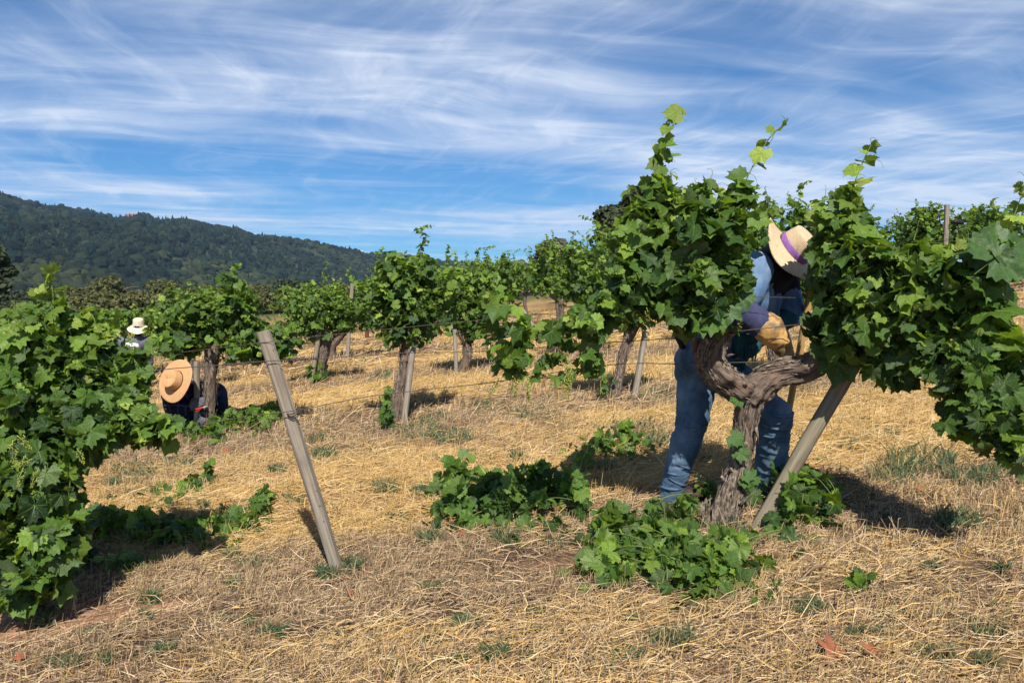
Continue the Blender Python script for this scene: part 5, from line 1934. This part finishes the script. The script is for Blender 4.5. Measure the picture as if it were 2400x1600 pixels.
def worker_tan():
    gz = lambda p: float(g(p[0], p[1]))
    hip = P(502, 925, 8.75)
    root = thing("person", (hip[0], hip[1], gz(hip)), "person in wide tan hat and navy plaid bent behind a vine, grey glove on stake", "person", "people working in the vineyard")
    axis = nv([-.36, -.86, .36])
    face = nv(np.array([-.1, -.35, -.93])); face = nv(face - axis * np.dot(face, axis))
    hatb = P(412, 892, 7.72)
    head = hatb - axis * .05
    neck, chest = P(418, 912, 7.93), P(432, 925, 8.12)
    kb, ab = P(430, 985, 8.45), P(432, 1008, 8.75)
    kf, af = P(517, 950, 8.55), P(524, 1004, 8.6)
    hb, hf = P(488, 935, 8.75), P(510, 925, 8.75)
    sn, sf = P(398, 925, 8.0), P(458, 915, 8.06)
    en, wn_ = P(402, 960, 8.1), P(444, 958, 7.95)
    ef, wf = P(478, 955, 8.2), P(466, 975, 8.05)
    hd = nv(P(470, 940, 7.86) - wn_)
    hc, A = head_caps(head, axis, face)
    body = hc + [(head - axis * .05, neck, .055, .058), (neck, chest, .075, .12), (chest, hip, .12, .12), (hip, hb, .11, .09), (hip, hf, .11, .09), (hb, kb, .08, .055), (kb, ab, .05, .036), (hf, kf, .08, .055), (kf, af, .05, .037),
                 (chest, sn, .08, .06), (chest, sf, .08, .06), (sn, en, .05, .04), (en, wn_, .04, .028), (sf, ef, .05, .04), (ef, wf, .04, .028)]
    body += hand_caps(wn_ + hd * .02, hd, nv(np.array([.3, .9, 0])), .95)
    fd = nv(P(466, 985, 7.9) - wf)
    body += hand_caps(wf + fd * .02, fd, nv(np.array([0, 1, 0])), .9)
    fuse("body", body, .012, 2, M_SKIN, root)
    face_bits(root, head, axis, face)
    hair_cap(root, head, axis, face)
    fuse("shirt", [(neck, chest, .09, .155), (chest, hip, .155, .14), (chest, sn, .115, .09), (chest, sf, .115, .09), (sn, en, .085, .068), (en, wn_, .066, .05), (sf, ef, .085, .066), (ef, wf, .062, .048)], .013, 4, M_PLAID, root, .007, 16, seed=2)
    m = cloth_mat("dark_jeans", (0.014, 0.018, 0.034), (0.035, 0.05, 0.09), 12)
    fuse("trousers", [(hip, hb, .145, .11), (hip, hf, .145, .11), (hb, kb, .11, .085), (kb, ab, .08, .065), (hf, kf, .11, .085), (kf, af, .085, .066)], .013, 4, m, root, .007, 16, seed=6)
    fuse("glove", [(wn_ - hd * .05, wn_ + hd * .02, .042, .036)] + hand_caps(wn_ + hd * .02, hd, nv(np.array([.3, .9, 0])), 1.12, .9), .008, 2, M_GREYGLOVE, root, .003, 40)
    fuse("glove", [(wf - fd * .04, wf + fd * .02, .04, .034)] + hand_caps(wf + fd * .02, fd, nv(np.array([0, 1, 0])), 1.1, .9), .008, 2, M_GREYGLOVE, root, .003, 40)
    for a, fw in ((ab, (-.2, -1)), (af, (.1, -1))):
        boot(root, a, gz(a), fw)
    hat(root, hatb, axis, (-.2, -.2, .95), .205, .095, .115, M_TAN_HAT, M_BROWN, wave=.012, droop=.0, pinch=.02, phase=.6, round_top=.8, band_h=.012, name="felt_hat")
    p = P(474, 955, 7.83)
    pr = thing("pruning_shears", p, "small red handled pruning shears in the grey gloved hand", "pruning shears")
    fuse("handle", [(p, p + np.array([-.075, .01, -.02]), .010, .009)], .004, 1, M_RED, pr)
    fuse("handle", [(p, p + np.array([-.07, .02, -.045]), .010, .009)], .004, 1, M_RED, pr)
    mb = MB()
    v = np.array([[0, 0, -.008], [.05, -.01, .012], [.055, -.01, .022], [0, 0, .010]])
    v = np.concatenate([v, v + [0, .004, 0]])
    mb.add(v, np.array([[0, 1, 2, 3], [7, 6, 5, 4], [0, 4, 5, 1], [1, 5, 6, 2], [2, 6, 7, 3], [3, 7, 4, 0]]))
    mb.obj("blade", M_STEEL, pr, smooth=False)


worker_tan()


def worker_cream():
    gz = lambda p: float(g(p[0], p[1]))
    d = 12.7
    hip = P(318, 905, d)
    z0 = gz(hip)
    root = thing("person", (hip[0], hip[1], z0), "person standing half hidden among leaves in a cream hat and grey-blue shirt", "person", "people working in the vineyard")
    head = P(325, 771, d)
    neck, chest = P(322, 790, d), P(312, 822, d)
    axis = nv([.12, -.25, .96]); face = np.array([-.3, 1, -.25]); face = nv(face - axis * np.dot(face, axis))
    sn, sf = P(286, 802, d - .02), P(345, 800, d + .05)
    en, wn_ = P(283, 850, d + .1), P(300, 872, d + .35)
    ef, wf = P(350, 850, d + .1), P(335, 872, d + .35)
    hb, hf = hip + [-.09, 0, 0], hip + [.09, 0, 0]
    kb, kf = hip + [-.11, .03, -.42], hip + [.11, .03, -.42]
    ab, af = np.array([kb[0], kb[1] - .02, z0 + .09]), np.array([kf[0], kf[1] - .02, z0 + .09])
    hc, A = head_caps(head, axis, face)
    body = hc + [(head - axis * .05, neck, .055, .058), (neck, chest, .075, .13), (chest, hip, .13, .12), (hip, hb, .11, .09), (hip, hf, .11, .09), (hb, kb, .08, .055), (kb, ab, .05, .036), (hf, kf, .08, .055), (kf, af, .05, .037),
                 (chest, sn, .08, .06), (chest, sf, .08, .06), (sn, en, .05, .04), (en, wn_, .04, .028), (sf, ef, .05, .04), (ef, wf, .04, .028)]
    for w in (wn_, wf):
        body += hand_caps(w, (.1, 1, -.1), (0, 0, -1), .95)
    fuse("body", body, .014, 2, M_SKIN, root)
    face_bits(root, head, axis, face)
    hair_cap(root, head, axis, face)
    fuse("shirt", [(neck + [0, 0, -.02], chest, .09, .165), (chest, hip, .16, .14), (chest + [0, 0, .06], sn, .115, .088), (chest + [0, 0, .06], sf, .115, .088), (sn, en, .085, .066), (en, wn_, .064, .048), (sf, ef, .085, .066), (ef, wf, .062, .048)], .014, 4, M_GREYSHIRT, root, .006, 14)
    fuse("vest", [(P(295, 812, d - .16), P(318, 812, d - .16), .06, .055), (P(292, 840, d - .14), P(315, 850, d - .14), .065, .06)], .014, 3, M_WHITE, root, .006, 18)
    fuse("trousers", [(hip, hb, .14, .11), (hip, hf, .14, .11), (hb, kb, .11, .08), (kb, ab, .08, .065), (hf, kf, .11, .08), (kf, af, .08, .065)], .014, 4, M_JEANS, root, .007, 14)
    for a in (ab, af):
        boot(root, a, z0, (0, 1))
    hat(root, head + axis * .055, axis, face, .172, .088, .13, M_CREAM_HAT, M_CREAM_HAT, wave=.012, droop=.055, phase=.3, round_top=1.0, band_h=.02, name="sun_hat")


worker_cream()


# ------------------------------------------------------------------ cut shoots, suckers and weeds on the ground
def pile(name, label, cat, spots, n, size, hmax, seed, parts=200, group=None, young=0.0, stems=10, tri=HI_ME, up=0.8):
    """spots = (px, py, rx, ry, weight) on the ground as seen in the photograph"""
    r = np.random.default_rng(seed)
    w = np.array([s[4] for s in spots], float); w /= w.sum()
    c0 = G(np.array([spots[0][0]], float), np.array([spots[0][1]], float))[0]
    root = thing(name, c0, label, cat, group)
    lv = Leaves()
    k = r.choice(len(spots), n, p=w)
    sp_ = np.array([s[:4] for s in spots], float)[k]
    a = r.uniform(0, 6.28, n); q = np.abs(r.normal(0, .58, n))
    p = G(sp_[:, 0] + sp_[:, 2] * q * np.cos(a), sp_[:, 1] + sp_[:, 3] * q * np.sin(a))
    h = hmax * np.clip(1 - 0.55 * q ** 2, .1, 1) * r.uniform(0, 1, n) ** 0.8 + .015
    h = h * (.35 + 1.35 * fbm2(p[:, 0], p[:, 1], 6.0, 2, seed)) 
    p[:, 2] += h
    outw = np.stack([np.cos(a), -np.sin(a), np.zeros(n)], -1)
    nrm = outw * .35 * q[:, None] + np.array([0, -.15, up * .75]) + r.normal(size=(n, 3)) * .68
    tip = outw * .6 + r.normal(size=(n, 3)) * .7 + np.array([0, 0, -.1])
    s = size * .80 * np.clip(np.exp(r.normal(0, .46, n)), .3, 1.55)
    cc_ = tones(n, r, np.clip(young + h / max(hmax, .01) * .22, 0, 1))
    wilt = (r.uniform(0, 1, n) < .04) & (s < size * .7)
    cc_[wilt] = np.array([.17, .15, .045]) * r.uniform(.6, 1.2, (wilt.sum(), 1))
    lv.put(p, orient(nrm, tip), s, cc_)
    mb = MB()
    loc = np.array(root.location)
    for _ in range(stems):
        i, j = r.integers(0, n, 2)
        b, e = p[i].copy(), p[j].copy()
        b[2] = max(b[2] - .05, float(g(b[0], b[1])) + .008)
        d = e - b
        L = np.linalg.norm(d)
        if L > .55:
            e = b + d / L * .55
        m_ = (b + e) / 2 + [0, 0, .04]
        mb.add(*tube(spline([b, m_, e], 8) - loc, np.linspace(.0045, .002, 8), 5))
    if mb.n:
        mb.obj("stem", M_STEM, root)
    lv.build(root, parts, r, tri)
    return root


gp = "cut shoots and suckers lying round the old vine"
pile("vine_cuttings", "big heap of fresh green leaves on the straw in front of the old trunk", "vine cuttings",
     [(1580, 1340, 190, 72, 1.0), (1435, 1285, 80, 52, .5), (1690, 1345, 110, 55, .5), (1540, 1285, 90, 34, .3), (1650, 1400, 130, 30, .4), (1420, 1360, 60, 50, .25)], 560, .055, .14, 501, 300, gp, .12, 16)
pile("vine_cuttings", "wide dark heap of leaves left of the denim worker's feet", "vine cuttings",
     [(1150, 1195, 130, 55, 1.0), (1260, 1190, 100, 50, .8), (1080, 1160, 60, 40, .4), (1340, 1200, 70, 40, .4), (1060, 1225, 50, 35, .3), (1180, 1240, 110, 22, .35)], 460, .058, .21, 502, 300, gp, .05, 12)
pile("vine_cuttings", "leafy heap on the straw behind the gap left of the worker's lit shin", "vine cuttings",
     [(1420, 1075, 75, 36, 1.0), (1470, 1060, 60, 26, .6), (1365, 1110, 30, 26, .25)], 110, .060, .16, 503, 110, gp, .1, 6)
pile("sucker_shoots", "leafy suckers right of the leaning round stake's foot", "sucker shoots",
     [(1880, 1200, 60, 55, 1.0), (1930, 1215, 50, 45, .6), (1850, 1245, 60, 30, .4), (1945, 1245, 30, 25, .2), (1830, 1170, 40, 40, .4)], 130, .062, .22, 504, 130, gp, .05, 8)
pile("sucker_shoots", "leafy suckers round the worker's boots and behind the old trunk", "sucker shoots",
     [(1650, 1172, 36, 14, 1), (1745, 1180, 40, 20, .8), (1530, 1228, 60, 16, .6), (1610, 1232, 40, 14, .5)], 80, .050, .10, 505, 90, gp, .0, 8)
pile("sucker_shoots", "small leafy clump at the foot of the tall middle vine's stake", "sucker shoots", [(906, 1000, 18, 12, 1), (910, 985, 14, 12, .8)], 130, .046, .26, 506, 130, None, .05, 4, MID_ME)
pile("weed_patch", "bright green leafy patch beside the kneeling person in the tan hat", "weeds", [(600, 1000, 60, 26, 1), (540, 1010, 60, 22, .8), (640, 985, 30, 20, .7), (450, 1035, 30, 16, .3), (500, 1040, 40, 14, .4), (340, 1040, 70, 18, .4)], 520, .046, .18, 507, 300, None, .18, 8, MID_ME)
gw = "low weeds at the lower left"
pile("weed_patch", "shaded low leaves right of the bushy left vine's foot", "weeds", [(330, 1265, 120, 50, 1), (230, 1255, 80, 50, .8), (170, 1330, 60, 40, .5), (420, 1275, 80, 36, .5)], 330, .060, .13, 508, 260, gw, .0, 6)
pile("weed_patch", "lit broad leaves between the shaded weeds and the leaning post", "weeds", [(490, 1250, 60, 34, 1), (560, 1240, 60, 28, .9), (610, 1205, 22, 30, .6), (620, 1190, 16, 20, .4)], 190, .056, .12, 509, 190, gw, .1, 5)
pile("weed_patch", "tuft of green leaves alone on the golden straw at the left", "weeds", [(455, 1155, 36, 20, 1), (490, 1135, 20, 14, .6), (430, 1170, 18, 14, .4)], 80, .05, .12, 510, 80, gw, .1, 3)
pile("weed_patch", "flat pale leaves on the straw below the shaded weeds", "weeds", [(300, 1335, 50, 16, 1), (255, 1340, 20, 10, .3)], 30, .06, .06, 511, 30, gw, .1, 2)
pile("weed_patch", "thin upright weed stalks left of the lone green tuft", "weeds", [(372, 1165, 8, 20, 1), (335, 1195, 10, 12, .6), (395, 1205, 20, 14, .8)], 16, .035, .14, 512, 16, gw, .05, 3)
pile("weed_patch", "single green leaf clump on the stubble at the lower right", "weeds", [(2022, 1385, 20, 12, 1)], 7, .05, .06, 513, 7, None, .1, 1)
pile("weed_patch", "green shoot with leaves bending up beside the wide dark heap", "weeds", [(1352, 1110, 8, 24, 1), (1345, 1150, 10, 16, 1)], 14, .05, .22, 514, 14, gp, .1, 2)
pile("sucker_shoots", "leafy sucker at the foot of the thin twisted trunk", "sucker shoots", [(1412, 930, 10, 10, 1)], 24, .05, .18, 515, 24, None, .1, 2, MID_ME)

# ------------------------------------------------------------------ straw, stubble and grass
PAL_GOLD = np.array([[0.60, 0.415, 0.175], [0.54, 0.355, 0.13], [0.66, 0.50, 0.265], [0.44, 0.28, 0.10]])
PAL_BRN = np.array([[0.240, 0.160, 0.098], [0.36, 0.245, 0.145], [0.52, 0.385, 0.225], [0.12, 0.083, 0.056], [0.60, 0.46, 0.28]])


def scatter(n, d0, d1, half, r):
    """even over the ground between two distances, denser towards the camera"""
    d = np.sqrt(r.uniform(d0 ** 2, d1 ** 2, n))
    x = r.uniform(-1, 1, n) * (half * d + .5)
    return x, d


def ground_z(x, y):
    near = np.exp(-np.maximum(y - 12, 0) / 10.0) * np.exp(-np.maximum(np.abs(x) - 8, 0) / 8.0)
    return g(x, y) + near * ((fbm2(x, y, 2.2, 4, 3) - 0.5) * 0.07 + (fbm2(x, y, 9.0, 2, 9) - 0.5) * 0.022)


BOOTS = [P(1578, 1160, 4.45)[:2], P(1806, 1150, 4.42)[:2]]


def build_straw():
    r = np.random.default_rng(77)
    mb = MB()
    for n, d0, d1, half, ln, w, seg, stand in (
            (82000, 2.02, 4.4, .80, (.03, .15), .0014, 2, .0), (82000, 4.4, 7.6, .78, (.05, .20), .0017, 2, .0), (76000, 7.6, 13, .78, (.09, .28), .0026, 1, .0), (56000, 13, 26, .80, (.15, .40), .0055, 1, .0),
            (80000, 2.02, 4.4, .80, (.02, .09), .0016, 1, 1.), (54000, 4.4, 7.6, .78, (.04, .13), .0020, 1, 1.), (24000, 7.6, 13, .78, (.07, .17), .0042, 1, 1.), (14000, 13, 26, .8, (.1, .2), .009, 1, 1.)):
        x, y = scatter(n, d0, d1, half, r)
        if stand:
            h_ = n // 9 * 5
            ce = r.integers(h_, n, h_)
            sg = .010 + .004 * y[ce]
            x[:h_] = x[ce] + r.normal(0, 1, h_) * sg
            y[:h_] = y[ce] + r.normal(0, 1, h_) * sg
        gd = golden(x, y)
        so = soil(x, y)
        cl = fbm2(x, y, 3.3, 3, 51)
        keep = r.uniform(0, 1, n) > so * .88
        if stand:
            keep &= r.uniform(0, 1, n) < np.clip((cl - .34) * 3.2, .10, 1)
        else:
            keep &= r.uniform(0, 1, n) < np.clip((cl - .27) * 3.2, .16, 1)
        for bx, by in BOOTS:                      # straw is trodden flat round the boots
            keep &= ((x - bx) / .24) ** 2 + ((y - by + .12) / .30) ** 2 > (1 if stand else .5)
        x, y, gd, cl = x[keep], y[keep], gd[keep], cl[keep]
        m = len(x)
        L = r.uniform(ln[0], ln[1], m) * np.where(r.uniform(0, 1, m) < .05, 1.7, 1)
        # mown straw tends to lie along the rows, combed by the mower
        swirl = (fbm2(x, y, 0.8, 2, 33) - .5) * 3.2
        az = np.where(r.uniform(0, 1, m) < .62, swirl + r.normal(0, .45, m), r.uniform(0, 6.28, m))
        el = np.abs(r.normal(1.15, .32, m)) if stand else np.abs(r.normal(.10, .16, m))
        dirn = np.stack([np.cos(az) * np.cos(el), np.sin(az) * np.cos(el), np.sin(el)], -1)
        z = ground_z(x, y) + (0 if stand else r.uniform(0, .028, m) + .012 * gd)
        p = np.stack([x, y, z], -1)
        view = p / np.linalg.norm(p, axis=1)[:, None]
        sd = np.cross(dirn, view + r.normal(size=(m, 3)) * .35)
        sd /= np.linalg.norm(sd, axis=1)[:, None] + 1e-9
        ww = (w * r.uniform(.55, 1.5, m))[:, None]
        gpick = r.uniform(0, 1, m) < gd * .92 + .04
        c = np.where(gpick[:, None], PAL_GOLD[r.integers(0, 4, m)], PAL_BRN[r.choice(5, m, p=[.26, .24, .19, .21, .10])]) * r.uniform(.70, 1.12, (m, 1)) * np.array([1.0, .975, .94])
        if stand:
            gr = r.uniform(0, 1, m) < .05
            c[gr] = np.array([.13, .17, .065]) * r.uniform(.7, 1.3, (gr.sum(), 1))
        c4 = np.concatenate([c, np.ones((m, 1))], 1)
        bend = r.normal(0, .16, (m, 1))
        e = p + dirn * L[:, None]
        if not stand:
            e[:, 2] = np.maximum(e[:, 2], ground_z(e[:, 0], e[:, 1]) + .004)
        if seg == 1:
            V = np.stack([p - sd * ww, p + sd * ww, e + sd * ww * .4, e - sd * ww * .4], 1)
            Fa = np.arange(m * 4).reshape(m, 4)
            mb.add(V.reshape(-1, 3), Fa, None, np.repeat(c4, 4, 0))
        else:
            mid = (p + e) / 2 + (sd * bend + np.array([0, 0, .06]) * r.uniform(-.2, 1, (m, 1))) * L[:, None] * .6
            V = np.stack([p - sd * ww, p + sd * ww, mid + sd * ww, mid - sd * ww, e + sd * ww * .4, e - sd * ww * .4], 1)
            b = np.arange(m)[:, None] * 6
            Fa = np.concatenate([b + [0, 1, 2, 3], b + [3, 2, 4, 5]])
            mb.add(V.reshape(-1, 3), Fa, None, np.repeat(c4, 6, 0))
    o = mb.obj("dry_grass", M_STRAW, smooth=False)
    tag(o, "mown golden straw and grey stubble covering the ground", "dry grass", kind="stuff")

    # green tufts
    mb = MB()
    spots = [(1160, 1550, 30, 60), (640, 1495, 28, 50), (1570, 1520, 55, 60), (2200, 1545, 40, 60), (2010, 1490, 22, 40), (1900, 1440, 40, 50), (1180, 1275, 22, 60), (1010, 1275, 22, 50), (985, 1165, 18, 36), (900, 1150, 30, 34), (760, 1075, 26, 34), (745, 1040, 22, 30),
             (1540, 1040, 26, 40), (2240, 1240, 55, 70), (2150, 1100, 90, 60), (2090, 1125, 60, 50), (2280, 1130, 70, 50), (1700, 1240, 60, 40), (600, 1330, 40, 30), (380, 1540, 30, 40), (560, 1210, 30, 30), (980, 1020, 60, 26), (1060, 1030, 50, 24), (1150, 955, 40, 16),
             (1500, 1010, 60, 24), (1420, 1000, 40, 20), (1100, 1080, 60, 20), (700, 1180, 40, 24), (930, 1220, 26, 30), (320, 1110, 60, 26), (420, 1090, 40, 24), (2300, 1480, 60, 40), (1480, 1545, 40, 40), (960, 1580, 60, 30), (2060, 1020, 50, 18), (2000, 1040, 40, 18), (1880, 1030, 30, 20),
             (820, 1330, 34, 40), (770, 1345, 30, 40), (1020, 985, 50, 18), (1250, 970, 60, 16), (1560, 930, 60, 14), (1700, 960, 30, 14), (150, 1560, 50, 30), (1260, 1440, 30, 24), (2370, 1100, 40, 40)]
    rs = np.random.default_rng(90)
    for _ in range(70):
        yy = 880 + 700 * rs.uniform(0, 1) ** .8
        spots.append((rs.uniform(60, 2380), yy, rs.uniform(10, 30) * (yy / 1300), rs.uniform(16, 40) * (yy / 1300)))
    for k, (px, py, rx, h) in enumerate(spots):
        n = 170 if rx < 45 else 320
        a = r.uniform(0, 6.28, n); q = np.sqrt(r.uniform(0, 1, n))
        p = G(px + rx * q * np.cos(a), py + rx * .28 * q * np.sin(a))
        p[:, 2] = ground_z(p[:, 0], p[:, 1])
        sc = p[:, 1] / F * h
        az = r.uniform(0, 6.28, n); lean = np.abs(r.normal(.0, .45, n))
        d = np.stack([np.cos(az) * np.sin(lean), np.sin(az) * np.sin(lean), np.cos(lean)], -1)
        L = sc * r.uniform(.45, 1.1, n)
        mid = p + d * (L * .55)[:, None]
        e = mid + (d + np.stack([np.cos(az), np.sin(az), -.5 * np.ones(n)], -1) * .45) * (L * .45)[:, None]
        sd = np.stack([-np.sin(az + 1.57 + r.normal(0, .6, n)), np.cos(az + 1.57), np.zeros(n)], -1)
        w = (p[:, 1] / F * 2.4 * r.uniform(.6, 1.3, n))[:, None]
        V = np.stack([p - sd * w, p + sd * w, mid + sd * w * .8, mid - sd * w * .8, e + sd * w * .15, e - sd * w * .15], 1)
        b = np.arange(n)[:, None] * 6
        dry = r.uniform(0, 1, n) < (.22 if k % 3 else .5)
        c = np.where(dry[:, None], np.array([.34, .28, .13]), np.array([.095, .155, .075])) * r.uniform(.6, 1.3, (n, 1))
        mb.add(V.reshape(-1, 3), np.concatenate([b + [0, 1, 2, 3], b + [3, 2, 4, 5]]), None, np.repeat(np.concatenate([c, np.ones((n, 1))], 1), 6, 0))
    o = mb.obj("green_grass", M_GRASS, smooth=False)
    tag(o, "thin green grass tufts growing up through the straw", "grass", kind="stuff")


build_straw()


# small single things on the straw
def dry_leaf(px, py, label, s, rot, group="fallen oak leaves on the straw"):
    p = G(np.array([float(px)]), np.array([float(py)]))[0]
    p[2] = float(ground_z(p[:1], p[1:2])[0]) + .045
    r = np.random.default_rng(px)
    n = 30
    a = np.linspace(0, 2 * np.pi, n, endpoint=False)
    rad = .62 + .26 * np.cos(5 * a + .5) * (1 + .2 * r.normal(size=n)) + .10 * np.cos(2 * a)
    x, y = rad * np.cos(a) * .62, rad * np.sin(a)
    z = .30 * y ** 2 - .25 * np.abs(x) + .12 * np.sin(3 * a)
    V = np.concatenate([[[0, 0, 0]], np.stack([x, y, z], -1)]) * s
    c, q = math.cos(rot), math.sin(rot)
    V = V @ np.array([[c, q, 0], [-q, c, 0], [0, 0, 1]])
    T = np.array([[0, 1 + k, 1 + (k + 1) % n] for k in range(n)])
    mb = MB(); mb.add(V, T)
    o = mb.obj("fallen_leaf", M_DRYLEAF)
    o.location = Vector(p)
    o.rotation_euler = (R(28), R(8), 0)
    tag(o, label, "fallen leaf", group)


dry_leaf(1950, 1548, "rust red fallen oak leaf, left of the pair at the bottom right", .085, .3)
dry_leaf(2046, 1548, "rust red fallen oak leaf, right of the pair at the bottom right", .062, 1.4)
dry_leaf(46, 1557, "rust red fallen leaf in the lower left corner", .045, 1.2)
dry_leaf(1085, 1272, "rust red fallen leaf under the edge of the wide dark leaf heap", .042, .7)
dry_leaf(530, 1066, "rust red fallen leaf on the bank below the bright green patch", .08, 1.0)
dry_leaf(2155, 1172, "rust red fallen leaf in the stubble between two shadows at right", .04, .2)
dry_leaf(822, 1408, "pale red fallen leaf in front of the leaning post's foot", .03, .9)


def stick(a, b, label, rad, mat_, name="dead_twig", cat="twig"):
    p, q = G(np.array([a[0], b[0]], float), np.array([a[1], b[1]], float))
    p[2] += .035; q[2] += .045
    root = thing(name, p, label, cat)
    mb = MB()
    c = spline([p, (p + q) / 2 + [0, .02, .015], q], 12) - p
    mb.add(*tube(c, np.linspace(rad, rad * .45, 12), 6))
    mb.add(*tube(np.array([c[7], c[7] + [.03, .0, .04]]), [rad * .5, rad * .2], 5))
    mb.obj("twig", mat_, root)


stick((1890, 1362), (1955, 1357), "short dark twig on the stubble right of the leaf heap", .008, M_CANE)
stick((2195, 1112), (2420, 1150), "long thin tan cane lying across the shade at the right edge", .0035, M_HANDLE, "dry_cane", "cane")
stick((1780, 1365), (1830, 1378), "pale straw coloured twig right of the big heap", .003, M_HANDLE)

for k, (px, py, h, lab) in enumerate(((590, 1195, .10, "tiny yellow flower among the lit broad leaves, upper one"), (598, 1228, .06, "tiny yellow flower among the lit broad leaves, lower one"), (757, 1020, .12, "tiny yellow flower on a stalk right of the leaning post"),
                                     (748, 1002, .10, "tiny yellow flower just above the other right of the post"))):
    p = G(np.array([float(px)]), np.array([float(py + 14)]))[0]
    root = thing("yellow_flower", p, lab, "flower", "yellow wild flowers")
    mb = MB(); mb.add(*tube(np.array([[0, 0, 0], [.005, 0, h * .5], [0, 0, h]]), [.0018, .0015, .0012], 4)); mb.obj("stalk", M_STEM, root)
    mb = MB()
    for q in range(6):
        a = q * math.pi / 3
        u, v = np.array([math.cos(a), math.sin(a), .3]), np.array([-math.sin(a), math.cos(a), 0])
        s = .013 * (1 + .5 * (py < 1100))
        mb.add(np.array([[0, 0, h], [0, 0, h] + u * s * .6 + v * s * .35, [0, 0, h] + u * s, [0, 0, h] + u * s * .6 - v * s * .35]), np.array([[0, 1, 2, 3]]))
    mb.obj("bloom", M_YFLOWER, root)

# ------------------------------------------------------------------ the air between here and the hill
HAZE = 0.00007
m = bpy.data.materials.new("haze_air")
m.use_nodes = True
n = m.node_tree.nodes
n.clear()
pv = n.new("ShaderNodeVolumePrincipled")
pv.inputs["Color"].default_value = (0.42, 0.66, 1.0, 1)
pv.inputs["Density"].default_value = HAZE
pv.inputs["Anisotropy"].default_value = 0.0
out = n.new("ShaderNodeOutputMaterial")
m.node_tree.links.new(pv.outputs[0], out.inputs["Volume"])
m.cycles.homogeneous_volume = True if hasattr(m.cycles, "homogeneous_volume") else True
v = np.array([[x, y, z] for z in (-120.0, 420.0) for x, y in ((-4700, -400), (4700, -400), (4700, 5500), (-4700, 5500))], float)
mb = MB()
mb.add(v, np.array([[3, 2, 1, 0], [4, 5, 6, 7], [0, 1, 5, 4], [1, 2, 6, 5], [2, 3, 7, 6], [3, 0, 4, 7]]))
o = mb.obj("haze", m, smooth=False, attrs=False)
tag(o, "thin blue haze in the valley air", "haze", kind="stuff")
